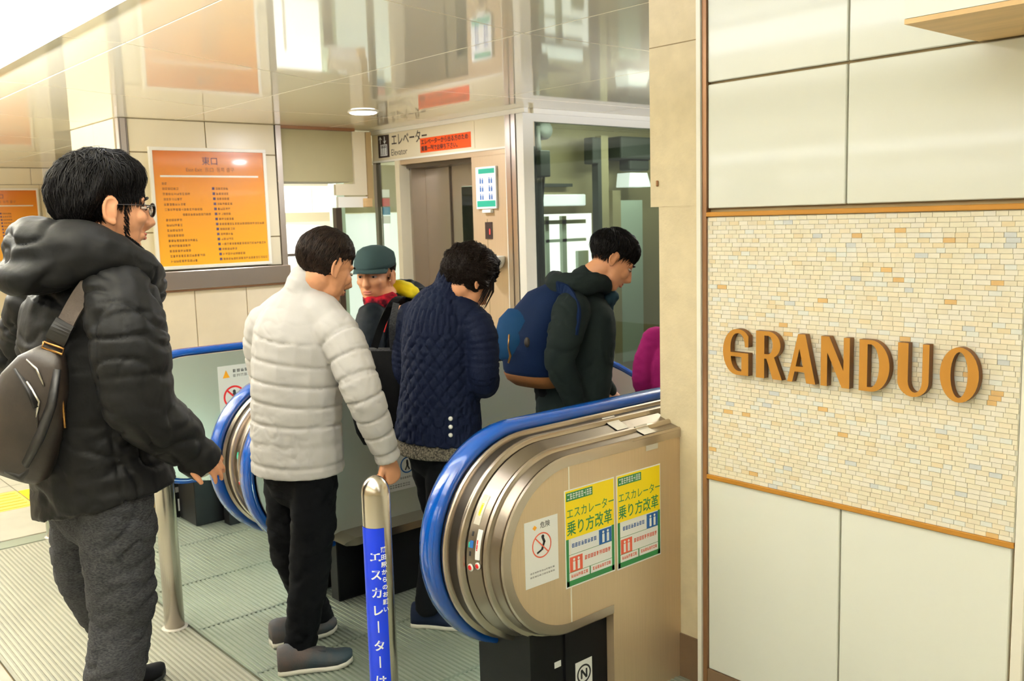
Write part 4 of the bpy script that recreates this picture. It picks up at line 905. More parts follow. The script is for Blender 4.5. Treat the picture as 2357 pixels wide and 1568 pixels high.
def hair(person, H, m, region, thick=.014, strands=1400, slen=.05, flow=None, rough=.004, seed=1, top=(.099, .078, .090), name='hair', base_c=(-.008, 0, .030), fuzz=.004, edge=500):
    """hair cap as a deformed shell that dives under the skin outside the region, plus many tapered locks"""
    rr = random.Random(seed); mb = MB(); n, mm = 56, 40; c = base_c
    def surf(dx, dy, dz):
        g = region(dx, dy, dz)+.11*noise.noise(Vector((dx*9+seed*3, dy*9, dz*9))); q = Vector((dx*top[0], dy*top[1], dz*top[2]))
        w_ = thick*g if g > 0 else -.02*min(1, -g*4)
        nn = noise.noise(Vector((dx*5+seed, dy*5, dz*5)))
        return (c[0]+q.x+dx*(w_+rough*nn*(g > 0)), c[1]+q.y+dy*(w_+rough*nn*(g > 0)), c[2]+q.z+dz*(w_+rough*nn*(g > 0))), g
    rings = []
    for i in range(1, mm):
        a = math.pi*i/mm
        rings.append([H.p(*surf(math.sin(a)*math.cos(k*2*math.pi/n), math.sin(a)*math.sin(k*2*math.pi/n), math.cos(a))[0]) for k in range(n)])
    mb.loft(rings)
    cnt = 0; tries = 0
    while cnt < strands+edge and tries < strands*20:
        tries += 1
        z = rr.uniform(-1, 1); t = rr.uniform(0, 2*math.pi); q = math.sqrt(1-z*z); d = Vector((q*math.cos(t), q*math.sin(t), z))
        p0, g = surf(*d)
        if g <= .02 or (cnt >= strands and g > .35): continue
        fl = Vector(flow(d) if flow else (d.x*.3-.1, d.y*.5, -1.)); fl += Vector((rr.uniform(-.35, .35), rr.uniform(-.35, .35), rr.uniform(-.2, .2)))
        fl -= d*fl.dot(d)
        if fl.length < 1e-3: continue
        fl.normalize(); L_ = slen*rr.uniform(.5, 1.1); sdv = d.cross(fl).normalized(); w0 = rr.uniform(.0016, .0036); pts = []
        dd = d.copy(); lift = rr.uniform(.0, fuzz)
        prev = None; ring = []
        for k in range(5):
            u = k/4; dn = (d+fl*(u*L_/.085)).normalized(); pp, gg = surf(*dn); pp = Vector(pp)+dn*(lift*u+.0012*math.sin(u*3))
            if gg < -.05: pp = Vector(pp)+dn*.016*min(1, -gg*3)
            wd = w0*(1-u*.92); ring.append([H.p(*(pp+sdv*wd)), H.p(*(pp+dn*wd*.8)), H.p(*(pp-sdv*wd))])
        mb.loft(ring, closed=True, cap=False, smooth=True); cnt += 1
    return mb.build(name, m, person)
def hand(mb, wrist, direction, palm_n, curl=(25, 35, 25), size=1., thumb=-1, spread=.0225, thumb_in=.5):
    """palm, four bent fingers of different length and a thumb from the palm's side; thumb = side (+1/-1 along direction x palm_n)"""
    d = Vector(direction).normalized(); n = Vector(palm_n); n = (n-d*n.dot(d)).normalized(); s = d.cross(n); w = Vector(wrist); k = size
    ell_loft(mb, [w-d*.03*k, w, w+d*.035*k, w+d*.075*k, w+d*.092*k], [(.026*k, .020*k), (.028*k, .018*k), (.037*k, .016*k), (.040*k, .014*k), (.036*k, .011*k)], s)
    for i, (L_, off) in enumerate(((.078, 1.5), (.088, .5), (.083, -.5), (.064, -1.5))):
        p = w+d*(.088-.004*abs(off)**1.5)*k+s*(off*thumb*spread*.86*k); dr = (d+s*(off*thumb*.07)).normalized(); pts = [p-dr*.02*k]; pts.append(p.copy()); a = 0
        for j, fr in enumerate((.45, .30, .25)):
            a += math.radians(curl[j]); pts.append(pts[-1]+(dr*math.cos(a)+n*math.sin(a))*(L_*fr*k))
        ell_loft(mb, pts, [.0092*k, .0092*k, .0086*k, .0078*k, .0066*k], s, n=10)
    b = w+d*.022*k+s*(thumb*.026*k)+n*.006*k; t1 = (d*.75+s*thumb*.75+n*.25*thumb_in).normalized(); t2 = (d*.95+s*thumb*.25+n*.5*thumb_in).normalized()
    ell_loft(mb, [b-t1*.012*k, b+t1*.022*k, b+t1*.046*k, b+t1*.046*k+t2*.026*k, b+t1*.046*k+t2*.048*k], [.015*k, .0135*k, .0105*k, .0098*k, .0075*k], n, n=10)
def body(loc, label, group, build, voxel=.007):
    mb = MB(); build(mb); me = remesh(mb, voxel, 2, .4); v, _ = get_v(me); set_v(me, v-np.array(loc)); me.materials.append(MATS['skin']); me.name = 'person'
    o = bpy.data.objects.new('person', me); COL.objects.link(o); o.location = loc; return tag(o, label, 'person', group)
def shoe(person, heel, toe, m, sole, width=.092, hgt=.085, sole_h=.026, name='shoe', tongue=None):
    heel, toe = Vector(heel), Vector(toe); f = (toe-heel); L_ = f.length; f.normalize(); up = Vector((0, 0, 1)); s = up.cross(f).normalized(); up = f.cross(s)
    prof = [(0, .62, .9), (.03, .78, 1.0), (.12, .84, 1.05), (.28, .80, 1.0), (.45, .86, .80), (.62, 1.0, .60), (.78, 1.0, .48), (.90, .82, .42), (.97, .50, .34), (1.0, .25, .24)]
    rs, ru = [], []
    for t, wd, h in prof:
        c = heel+f*(t*L_); hw = width/2*wd; rock = .012*max(0, (t-.75)/.25)**2
        rs.append([c+s*(hw*math.cos(a)*1.06)+up*(rock+sole_h*(.5+.5*math.copysign(min(1, abs(math.sin(a))*1.6), math.sin(a)))) for a in [k*2*math.pi/16 for k in range(16)]])
        ru.append([c+s*(hw*math.cos(a))+up*(rock+sole_h*.8+max(0, math.sin(a))**.8*hgt*h*.92) for a in [k*2*math.pi/16 for k in range(16)]])
    sh = MB().loft(ru).build(name, m, person); MB().loft(rs).build('sole', sole, sh)
    if tongue:
        MB().tube([heel+f*(L_*t)+up*(hgt*.66*(1.3-t)+sole_h) for t in (.36, .50, .64)], [(.022, .008)]*3, 8).build('tongue', tongue, sh)
    return sh
mat('skin', s2l(214, 152, 112), .5, var=.06, vscale=20); mat('lip', s2l(186, 110, 92), .5); mat('eye_white', s2l(190, 176, 164), .4)
mat('hair_black', s2l(15, 13, 13), .5, 0, 1.22); mat('hair_brown', s2l(46, 34, 26), .5, 0, 1.22, col2=s2l(24, 18, 15), vscale=60); mat('hair_dark', s2l(30, 22, 18), .45, 0, 1.22)
mat('down_black', s2l(24, 24, 24), .5, 0, 1.22, bump=.5, bscale=24); mat('trouser_grey', s2l(74, 74, 77), .9, 0, 1.22, col2=s2l(48, 49, 53), vscale=120, stretch=(1, 1, 3), bump=.3, bscale=240)
mat('jacket_grey', s2l(186, 183, 180), .6, 0, 1.3, bump=.06, bscale=200); mat('trouser_black', s2l(11, 12, 15), .9, 0, 1.22, bump=.2, bscale=260); mat('shoe_black', s2l(18, 18, 20), .6, 0, 1.22); mat('shoe_teal', s2l(40, 56, 66), .7, col2=s2l(84, 70, 66), vscale=9, bump=.2, bscale=200); mat('sole_white', s2l(228, 224, 212), .5); mat('sole_black', s2l(20, 20, 20), .7)
mat('navy_quilt', s2l(13, 21, 44), .7, 0, 1.22, bump=.25, bscale=320); mat('shoe_navy', s2l(26, 34, 54), .7, 0, 1.22, bump=.2, bscale=200); mat('tweed', s2l(44, 42, 40), .95, 0, 1.22, col2=s2l(120, 112, 98), vscale=160, bump=.4, bscale=220)
mat('fleece_green', s2l(30, 38, 38), .95, 0, 1.22, bump=.2, bscale=180); mat('scarf_teal', s2l(22, 54, 70), .9); mat('pack_navy', s2l(8, 28, 62), .8, 0, 1.22, bump=.2, bscale=200); mat('pack_blue', s2l(6, 52, 92), .8, 0, 1.22); mat('suede', s2l(120, 74, 34), .9, bump=.3, bscale=120)
mat('cap_green', s2l(48, 66, 68), .85, 0, 1.22, bump=.15, bscale=240); mat('shell_black', s2l(18, 24, 30), .6, 0, 1.22); mat('lining_yellow', s2l(240, 216, 20), .7); mat('plaid_red', s2l(176, 22, 40), .9, 0, 1.22, col2=s2l(60, 12, 24), vscale=22); mat('liner_blue', s2l(10, 130, 190), .6); mat('magenta_knit', s2l(142, 30, 98), .9, 0, 1.22, bump=.2, bscale=150)
mat('leather', s2l(54, 45, 38), .42, col2=s2l(34, 28, 23), vscale=8, bump=.15, bscale=90); mat('leather_dark', s2l(24, 22, 21), .45, bump=.1, bscale=90); mat('webbing', s2l(66, 56, 48), .8, bump=.4, bscale=150); mat('zip_metal', (.6, .56, .5), .25, 1.); mat('brass', s2l(190, 140, 80), .3, .9); mat('canvas_black', s2l(16, 16, 17), .9, 0, 1.22, bump=.3, bscale=200)
mat('frame_dark', s2l(40, 34, 32), .3)
mat('lens', (.95, .95, .95), .02, 0, 1.3, trans=1.)
# ================================================================== PEOPLE
def left_of(az): a = math.radians(az); return Vector((-math.sin(a), math.cos(a), 0))
def fwd_of(az): a = math.radians(az); return Vector((math.cos(a), math.sin(a), 0))
def mixv(a, b, t): return a+(b-a)*t
def limbs(mb, sh, el, wr, r=(.036, .034, .028)): sl(mb, [sh, mixv(sh, el, .5), el, mixv(el, wr, .5), wr], [r[0], r[0]*.95, r[1], r[1]*.9, r[2]], (0, 0, 1) if abs((el-sh).normalized().z) < .9 else (1, 0, 0))
def legs(mb, hp, kn, an, r=(.055, .048, .036)): sl(mb, [hp, mixv(hp, kn, .5), kn, mixv(kn, an, .4), an], [r[0], r[0]*.92, r[1], r[1]*.98, r[2]], (0, 1, 0))
# ---------------------------------------------------------------- man in the pale grey down jacket
D = 3.40; hd_ = 18; L_ = left_of(hd_); Fw = fwd_of(hd_)
H = Head(J(750, 612, D), 2, 24, k=1.04)
neck = J(705, 672, D); chest = J(690, 800, D); waist = J(683, 960, D); pel = J(688, 1065, D)
shR = J(768, 760, D-.08); elR = J(836, 905, D-.16); wrR = J(893, 1052, D-.10)
shL = J(600, 745, D+.10); elL = J(624, 900, D+.18); wrL = J(690, 985, D+.30)
hpR = J(725, 1075, D-.06); knR = J(716, 1290, D-.03); anR = J(690, 1484, D-.02)
hpL = J(655, 1075, D+.07); knL = J(668, 1280, D+.10); anL = J(735, 1425, D+.28)
gl = at(690, 1540, 2, 0)
def build(mb):
    H.skin(mb); sl(mb, [chest, neck, H.p(-.012, 0, -.045)], [(.10, .09), (.062, .062), .056], L_)
    sl(mb, [pel, waist, chest, neck-Vector((0, 0, .03))], [(.13, .09), (.125, .09), (.145, .10), (.07, .065)], L_)
    for a, b, c in ((shR, elR, wrR), (shL, elL, wrL)): limbs(mb, a, b, c)
    for a, b, c in ((hpR, knR, anR), (hpL, knL, anL)): legs(mb, a, b, c)
    hd = (wrR-elR).normalized(); hand(mb, wrR, (hd+Vector((0, 0, -.35))), L_, (62, 75, 50), 1.0, thumb=-1); hand(mb, wrL, (wrL-elL), Vector((0, 0, -1)), (30, 30, 20), 1., thumb=1)
man_w = body((gl.x, gl.y, 0), 'person in pale grey quilted jacket and black trousers stepping towards the escalator', None, build, .0048)
def hair_w(x, y, z):
    if x > .35: return min(.9, (z-.30)*2.0) if abs(y) < .75 else (z-.25)*1.5
    return min(1, (z+.78)*1.6) if x < -.05 else min(1., (z-.12+.55*max(0, -x))*1.6)
hair(man_w, H, 'hair_brown', hair_w, .010, 3600, .04, lambda d: (-.35+d.x*.2, d.y*.6, -.9 if d.z < .7 else -.1), seed=3)
eyes(man_w, H)
lofts_w = [([J(686, 1083, D), J(684, 1040, D), J(682, 960, D), J(684, 860, D), J(690, 770, D), J(697, 712, D), J(703, 672, D), J(708, 650, D)],
            [(.184, .150), (.184, .148), (.182, .142), (.186, .140), (.186, .134), (.142, .106), (.085, .083), (.074, .076)], L_, (False, True)),
           ([J(764, 752, D-.08), J(796, 800, D-.12), elR, mixv(elR, wrR, .55), mixv(elR, wrR, 1.04)], [(.076, .080), (.076, .078), (.068, .070), (.060, .060), (.046, .046)], L_, (True, False)),
           ([J(612, 748, D+.08), J(606, 800, D+.12), elL, mixv(elL, wrL, .55), wrL], [.076, .072, .066, .060, .045], L_),
           ([J(703, 692, D), J(738, 722, D-.05), J(772, 762, D-.085)], [(.075, .07), (.082, .074), (.072, .07)], Fw), ([J(700, 692, D), J(655, 718, D+.05), J(612, 756, D+.085)], [(.075, .07), (.082, .074), (.072, .07)], Fw)]
jk = garment('jacket', man_w, 'jacket_grey', lofts_w, .0065, 2, {0: ('baffle', .0735, .009, .42), 1: ('baffle', .074, .009, .2), 2: ('baffle', .074, .009, .2)}, .004, 8., crease=.0028, cscale=9.)
garment('trousers', man_w, 'trouser_black', [([J(688, 1030, D), J(688, 1075, D), J(688, 1110, D)], [(.140, .105), (.150, .112), (.145, .10)], L_),
    ([hpR, mixv(hpR, knR, .5), knR, mixv(knR, anR, .5), anR, anR+Vector((.0, 0, -.012))], [(.078, .088), (.082, .088), (.074, .078), (.066, .070), (.058, .062), (.056, .060)], L_, (True, False)),
    ([hpL, mixv(hpL, knL, .5), knL, mixv(knL, anL, .5), anL, anL+Vector((0, 0, -.03))], [(.078, .088), (.080, .086), (.070, .075), (.062, .066), (.058, .062), (.058, .062)], L_, (True, False))], .010, 3, None, .009, 10., crease=.012, cscale=7.)
a, b = at(640, 1552, 2, 0), at(806, 1528, 2, 0); hl = a; shoe(man_w, hl, hl+(b-a).normalized()*.275, 'shoe_teal', 'sole_white', .10, .092, .030, tongue='shoe_teal')
b = at(775, 1452, 2, 0); a = b-Vector((math.cos(-.2), math.sin(-.2), 0))*.27; shoe(man_w, a, b, 'shoe_teal', 'sole_white', .098, .09, .030)
# ---------------------------------------------------------------- man in the black hooded down jacket
D = 2.74; hd_ = 20; L_ = left_of(hd_); Fw = fwd_of(hd_)
H = Head(J(240, 478, D), -3, 4, k=1.16)
neck = J(232, 600, D); chest = J(205, 760, D); waist = J(205, 960, D); pel = J(225, 1110, D)
shR = J(300, 690, D-.14); elR = J(322, 930, D-.20); wrR = J(452, 1046, D-.10)
shL = J(85, 690, D+.14); elL = J(60, 900, D+.22); wrL = J(170, 1040, D+.36)
hpR = J(268, 1135, D-.08); knR = J(282, 1390, D-.02); anR = J(250, 1640, D-.06)
hpL = J(185, 1135, D+.09); knL = J(205, 1340, D+.26); anL = J(292, 1500, D+.50)
gl = J(255, 1700, D); gl.z = 0
def build(mb):
    H.skin(mb); sl(mb, [chest, neck, H.p(-.012, 0, -.045)], [(.10, .09), (.068, .068), .062], L_)
    sl(mb, [pel, waist, chest, neck-Vector((0, 0, .03))], [(.145, .10), (.14, .10), (.15, .105), (.07, .065)], L_)
    for a, b, c in ((shR, elR, wrR), (shL, elL, wrL)): limbs(mb, a, b, c)
    for a, b, c in ((hpR, knR, anR), (hpL, knL, anL)): legs(mb, a, b, c, (.06, .05, .04))
    hand(mb, mixv(elR, wrR, .80), (wrR-elR).normalized()+CR*.35, Vector((-.1, .6, -.35)), (14, 22, 18), .95, thumb=-1); hand(mb, wrL, (wrL-elL), Vector((0, 0, -1)), (30, 30, 20), 1., thumb=1)
man_b = body((gl.x, gl.y, 0), 'person in black hooded down jacket and grey trousers wearing glasses', None, build, .0048)
def hair_b(x, y, z):
    if x > .45: t = .20
    elif x > -.12: t = .04
    else: t = .04-.95*min(1, (-.12-x)/.35)
    return min(1, (z-t)*2.6)
hair(man_b, H, 'hair_black', hair_b, .021, 4200, .06, lambda d: (.35 if d.x > 0 else -.25, d.y*.5, -1. if d.z < .75 else -.15), rough=.007, seed=11, fuzz=.010)
mb = MB()                                                                   # sideburn and beard
rr = random.Random(5)
for k in range(700):
    for g in (-1, 1):
        t = rr.random(); 
        if k % 5 == 0: x, y, z = .030+.012*rr.random()-.004, .071-.004*t, .0-.062*t
        else: u = rr.random(); x, y, z = .030+.058*u, (.067-.040*u**2.2), -.068-.036*u+.010*(rr.random()-.5)
        p = H.p(x, g*y, z); q = H.p(x+.004, g*(y+.002), z-.010); mb.tube([p, q], [.0011, .0003], 3, cap=False)
mb.build('beard', 'hair_black', man_b); eyes(man_b, H)
def glasses(H, person):
    o = thing('glasses', 'thin dark framed glasses on the face of the person in the black down jacket', 'glasses', H.p(.1, 0, 0))
    for g in (-1, 1):
        ring = [H.p(.106, g*(.033+.024*math.cos(a)), -.001+.017*math.sin(a)*(1 if math.sin(a) > 0 else 1.05)) for a in [k*2*math.pi/20 for k in range(21)]]
        MB().tube(ring, .0011*H.k, 6).build('rim', 'frame_dark', o); MB().tube([H.p(.104, g*.056, .008), H.p(.08, g*.079, .008), H.p(.01, g*.082, .006), H.p(-.012, g*.082, -.01)], [.0018, .0016, .0014, .0014], 6).build('temple', 'frame_dark', o)
        MB().loft([[p+H.f*(-.0004) for p in ring[:-1]], [p+H.f*.0004 for p in ring[:-1]]]).build('lens', 'lens', o)
    MB().tube([H.p(.106, -.010, .006), H.p(.109, 0, .009), H.p(.106, .010, .006)], .0017*H.k, 6).build('bridge', 'frame_dark', o)
glasses(H, man_b)
lofts_b = [([J(245, 1145, D), J(232, 1100, D), J(212, 1000, D), J(200, 880, D), J(200, 770, D), J(212, 690, D), J(225, 640, D), J(232, 605, D)],
            [(.236, .192), (.232, .188), (.224, .180), (.224, .178), (.222, .168), (.190, .150), (.130, .118), (.098, .095)], L_, (False, True)),
           ([J(275, 690, D-.12), J(300, 780, D-.18), elR, mixv(elR, wrR, .5), mixv(elR, wrR, .9), mixv(elR, wrR, 1.22)], [(.105, .112), (.105, .108), (.098, .100), (.084, .084), (.066, .066), (.056, .056)], L_, (True, False)),
           ([J(100, 690, D+.12), J(75, 780, D+.18), elL, mixv(elL, wrL, .55), wrL], [.105, .10, .09, .08, .058], L_)]
garment('jacket', man_b, 'down_black', lofts_b, .0078, 2, {0: ('baffle', .155, .006, .35), 1: ('baffle', .135, .006, .3), 2: ('baffle', .115, .008, .2)}, .009, 6., seed=3., crease=.013, cscale=5., seams=((2.75, .2), (0.2, .2)))
# hood lying on the shoulders
def hoodx(mb):
    ring = []
    for k in range(9):
        a = math.radians(-150+300*k/8); ring.append(k)
C_ = J(205, 585, D)
pts = [C_+Fw*.15-L_*.06+Vector((0, 0, -.125)), C_+Fw*.07-L_*.135+Vector((0, 0, -.065)), C_-Fw*.06-L_*.13+Vector((0, 0, .0)), C_-Fw*.155+Vector((0, 0, .015)), C_-Fw*.06+L_*.125+Vector((0, 0, .02)), C_+Fw*.06+L_*.135+Vector((0, 0, -.03)), C_+Fw*.14+L_*.075+Vector((0, 0, -.09))]
garment('hood', man_b, 'down_black', [(pts, [(.045, .048), (.060, .066), (.078, .080), (.098, .088), (.078, .080), (.060, .066), (.045, .048)], Vector((0, 0, 1))),
    ([C_-Fw*.10+Vector((0, 0, -.02)), C_-Fw*.17+Vector((0, 0, -.035)), C_-Fw*.235+Vector((0, 0, -.055))], [(.15, .08), (.135, .075), (.085, .045)], L_)], .0078, 2, None, .012, 7., seed=8., crease=.014, cscale=5.5)
garment('trousers', man_b, 'trouser_grey', [([J(225, 1060, D), J(225, 1120, D), J(228, 1170, D)], [(.165, .13), (.172, .135), (.16, .12)], L_),
    ([hpR, mixv(hpR, knR, .5), knR, mixv(knR, anR, .5), anR, anR+Vector((0, 0, -.04))], [(.100, .110), (.104, .108), (.092, .095), (.086, .088), (.078, .082), (.078, .084)], L_, (True, False)),
    ([hpL, mixv(hpL, knL, .5), knL, mixv(knL, anL, .5), anL, anL+Vector((0, 0, -.03))], [(.095, .105), (.098, .105), (.088, .09), (.078, .08), (.070, .072), (.070, .074)], L_, (True, False))], .010, 3, None, .012, 8., seed=2., crease=.016, cscale=6.)
a = anR+Vector((0, 0, 0)); a.z = 0; shoe(man_b, a-Fw*.09, a+Fw*.19, 'shoe_black', 'sole_black', .10, .095)
b = at(380, 1556, 2, 0); dv = (Fw*.6+Vector((1, -.35, 0))*.5).normalized(); shoe(man_b, b-dv*.27, b, 'shoe_black', 'sole_black', .10, .09)
# sling bag on his back
sb = thing('sling_bag', 'brown leather sling bag with zips on the back of the black jacket', 'bag', J(60, 1000, D-.12))
def bag_pt(px, py, dd=0.): return J(px, py, D-.205+dd)
ax = (bag_pt(30, 1085)-bag_pt(120, 790)).normalized(); bs = -L_
prof = [(122, 800, .028, .022), (100, 835, .065, .038), (82, 880, .088, .048), (66, 930, .100, .055), (52, 985, .106, .058), (42, 1035, .104, .056), (34, 1075, .094, .048), (30, 1092, .075, .034)]
mb = MB(); rings_ = []
bn = (VH*-1).normalized(); sdv = ax.cross(bn).normalized()
for px_, py_, rw, rd in prof:
    c = bag_pt(px_, py_); rings_.append([c+sdv*(rw*math.copysign(abs(math.cos(a_))**.7, math.cos(a_)))+bn*(rd*math.copysign(abs(math.sin(a_))**.7, math.sin(a_))) for a_ in [k*2*math.pi/20 for k in range(20)]])
mb.loft(rings_); mb.build('bag_body', 'leather', sb)
def on_bag(px_, py_, d=0.): return bag_pt(px_, py_, -.052-d)
MB().tube([on_bag(62, 878), on_bag(90, 925), on_bag(84, 960)], .0045, 6).build('zip', 'zip_metal', sb); MB().tube([on_bag(40, 848, -.02), on_bag(70, 900, .004), on_bag(85, 938, .004)], [(.012, .004)]*3, 6).build('zip_tape', 'leather_dark', sb)
MB().tube([on_bag(62, 828, -.02), on_bag(85, 850, -.006), on_bag(102, 890, -.01)], .004, 6).build('zip', 'zip_metal', sb)
MB().tube([on_bag(84, 935), on_bag(88, 985)], .004, 6).build('zip_pull', 'leather', sb); MB().tube([on_bag(142, 905, -.04), on_bag(150, 985, -.05)], .004, 6).build('zip_pull', 'brass', sb)
MB().tube([on_bag(130, 850, -.03), on_bag(118, 930, -.012), on_bag(92, 1000, -.004), on_bag(58, 1065, -.006)], [(.028, .010), (.032, .012), (.036, .012), (.030, .010)], 8).build('side_panel', 'leather_dark', sb)
MB().tube([on_bag(18, 1082, -.02), on_bag(50, 1098, -.015), on_bag(92, 1060, -.025), on_bag(112, 990, -.045)], [(.016, .012)]*4, 8).build('base_piping', 'leather_dark', sb)
st = [bag_pt(118, 806, .015), bag_pt(142, 762, -.01), bag_pt(172, 705, .012), bag_pt(212, 645, .03), J(245, 612, D-.10)]
def ribbon(pts, w_, th, wd, name, m, par):
    rs = []; P = [Vector(p) for p in spline(pts, 4)]
    for i, p in enumerate(P):
        t = (P[min(i+1, len(P)-1)]-P[max(i-1, 0)]).normalized(); s = (Vector(wd)-t*Vector(wd).dot(t)).normalized(); n = t.cross(s)
        rs.append([p+s*w_/2+n*th/2, p-s*w_/2+n*th/2, p-s*w_/2-n*th/2, p+s*w_/2-n*th/2])
    return MB().loft(rs, smooth=False).build(name, m, par)
ribbon(st, .048, .006, CR, 'strap', 'webbing', sb); ribbon([bag_pt(128, 785, -.01), bag_pt(140, 762, -.016), bag_pt(152, 742, -.012)], .054, .012, CR, 'strap_pad', 'leather_dark', sb)
q = bag_pt(124, 795, -.022); MB().tube([q+sdv*.028, q+sdv*.028+ax*.016, q-sdv*.028+ax*.016, q-sdv*.028, q+sdv*.028], .0032, 6).build('buckle', 'brass', sb)
MB().tube([bag_pt(16, 876, -.01), bag_pt(30, 850, -.012), bag_pt(52, 826, -.01)], .006, 6).build('loop', 'leather_dark', sb)
ribbon([bag_pt(4, 1060, .02), bag_pt(-60, 1040, .10), J(-120, 960, D+.02)], .04, .005, (0, 0, 1), 'strap', 'webbing', sb)
# ---------------------------------------------------------------- woman in the navy quilted coat
D = 3.72; hd_ = 24; L_ = left_of(hd_); Fw = fwd_of(hd_)
H = Head(J(1080, 645, D-.02), -2, 38, k=.98)
neck = J(1043, 672, D); chest = J(1015, 770, D); waist = J(1010, 900, D); pel = J(1015, 1010, D)
shR = J(1096, 752, D-.07); elR = J(1112, 880, D-.08); wrR = J(1085, 850, D+.30)
shL = J(925, 722, D+.09); elL = J(940, 870, D+.14); wrL = J(1010, 900, D+.30)
hpR = J(1040, 1010, D-.05); knR = J(1012, 1190, D-.04); anR = J(985, 1375, D-.06); hpL = J(985, 1010, D+.06); knL = J(1010, 1180, D+.12); anL = J(1060, 1340, D+.24)
gl = at(1000, 1440, 2, 0)
def build(mb):
    H.skin(mb); sl(mb, [chest, neck, H.p(-.014, 0, -.045)], [(.09, .08), (.055, .055), .05], L_); sl(mb, [pel, waist, chest, neck-Vector((0, 0, .03))], [(.13, .09), (.115, .085), (.125, .09), (.06, .06)], L_)
    for a, b, c in ((shR, elR, wrR), (shL, elL, wrL)): limbs(mb, a, b, c, (.036, .034, .026))
    for a, b, c in ((hpR, knR, anR), (hpL, knL, anL)): legs(mb, a, b, c, (.052, .044, .034))
    hand(mb, wrR, Fw, Vector((0, 0, -1)), (30, 40, 30), .9, thumb=1); hand(mb, wrL, Fw, Vector((0, 0, -1)), (30, 40, 30), .9, thumb=-1)
wom = body((gl.x, gl.y, 0), 'person in navy diamond-quilted coat with head bowed on the escalator landing', None, build, .007)
def hair_n(x, y, z):
    if x > .35: return min(1, (z-.25)*2)
    return min(1, (z+.75+ (.35-x)*.2)*2.)
hair(wom, H, 'hair_dark', hair_n, .024, 3600, .06, lambda d: (-.6-d.x*.5, d.y*.3-.1, -.3), rough=.016, seed=21, fuzz=.012)
mb = MB()
for k in range(260):                                                        # loosely pinned bun and side locks
    t, z = rng.uniform(0, 6.28), rng.uniform(-1, 1); q = math.sqrt(1-z*z); c = Vector((-.082, -.01, .062)); p = c+Vector((q*math.cos(t), q*math.sin(t), z))*.040; e = c+Vector((q*math.cos(t+.9), q*math.sin(t+.9), z*.7))*.047
    mb.tube([H.p(*p), H.p(*((p+e)/2*1.02)), H.p(*e)], [.0045, .004, .0012], 4, cap=False)
for k in range(26):
    y = -.070-.008*rng.random(); x = .03+.05*rng.random(); mb.tube([H.p(x-.03, y, .05), H.p(x, y-.006, .0), H.p(x+.012*rng.random(), y-.002, -.05-.06*rng.random())], [.003, .0025, .0006], 4, cap=False)
ellipsoid(mb, H.p(-.08, -.01, .06), [.036, .036, .034], H.M); mb.build('hair_bun', 'hair_dark', wom); eyes(wom, H)
lofts_n = [([J(1008, 1012, D), J(1010, 960, D), J(1012, 880, D), J(1015, 800, D), J(1018, 740, D), J(1028, 700, D), J(1040, 668, D), J(1046, 640, D)],
            [(.190, .150), (.178, .142), (.166, .135), (.168, .135), (.165, .128), (.130, .105), (.084, .080), (.072, .074)], L_, (False, True)),
           ([J(1092, 738, D-.06), J(1110, 790, D-.09), elR, J(1118, 868, D+.08), wrR], [(.068, .072), (.066, .068), .060, .054, .045], L_),
           ([J(948, 728, D+.06), J(936, 790, D+.10), elL, mixv(elL, wrL, .5), wrL], [.068, .064, .058, .055, .045], L_),
           ([J(1040, 690, D), J(1065, 715, D-.04), J(1092, 750, D-.065)], [(.07, .065), (.074, .066), (.064, .06)], Fw), ([J(1036, 690, D), J(990, 710, D+.04), J(948, 745, D+.065)], [(.07, .065), (.074, .066), (.064, .06)], Fw)]
garment('coat', wom, 'navy_quilt', lofts_n, .0062, 2, {0: ('diamond', .062, .0095, .18), 1: ('baffle', .024, .005), 2: ('baffle', .024, .005)}, .003, 6., seed=6., crease=.003, cscale=6.)
garment('jumper_hem', wom, 'tweed', [([J(1008, 1042, D), J(1008, 1020, D), J(1009, 990, D)], [(.186, .147), (.184, .143), (.17, .13)], L_, (False, True))], .008, 2, None, .003)
for k in range(3): p = J(1037, 964+k*19, D-.145); mb = MB(); ellipsoid(mb, p, [.009, .009, .006], (CR, CU, CF), 12, 6); mb.build('snap_button', 'white_gloss', wom)
garment('trousers', wom, 'trouser_black', [([J(1010, 1000, D), J(1010, 1050, D)], [(.14, .105), (.135, .10)], L_),
    ([hpR, mixv(hpR, knR, .5), knR, mixv(knR, anR, .5), anR, anR+Vector((0, 0, -.03))], [(.086, .096), (.078, .085), (.062, .068), (.055, .06), (.050, .055), (.052, .057)], L_),
    ([hpL, mixv(hpL, knL, .5), knL, mixv(knL, anL, .5), anL, anL+Vector((0, 0, -.03))], [(.086, .096), (.078, .085), (.062, .068), (.055, .06), (.050, .055), (.052, .057)], L_)], .010, 2, None, .007, 12.)
a, b = at(950, 1440, 2, 0), at(1060, 1446, 2, 0); shoe(wom, a, a+(b-a).normalized()*.25, 'shoe_navy', 'sole_white', .09, .088, .028); a = Vector((anL.x, anL.y, 0)); shoe(wom, a-Fw*.08, a+Fw*.17, 'shoe_navy', 'sole_white', .09, .088, .028)
tb = thing('tote_bag', 'large black fabric tote bag hanging from the shoulder of the navy coat', 'bag', J(878, 1040, D+.10))
mb = MB(); sdt = (Fw*.85+L_*.2).normalized(); nrm = L_
a0, a1, a2 = J(872, 806, D+.16), J(880, 930, D+.14), J(895, 1022, D+.12); rs = []
for c, w_, th in ((a0, .115, .030), (mixv(a0, a1, .5), .125, .05), (a1, .135, .058), (mixv(a1, a2, .7), .125, .05), (a2, .105, .030)):
    rs.append([c+CR*(w_*math.copysign(abs(math.cos(q))**.5, math.cos(q)))+VH*(th*math.copysign(abs(math.sin(q))**.6, math.sin(q))) for q in [k*2*math.pi/24 for k in range(24)]])
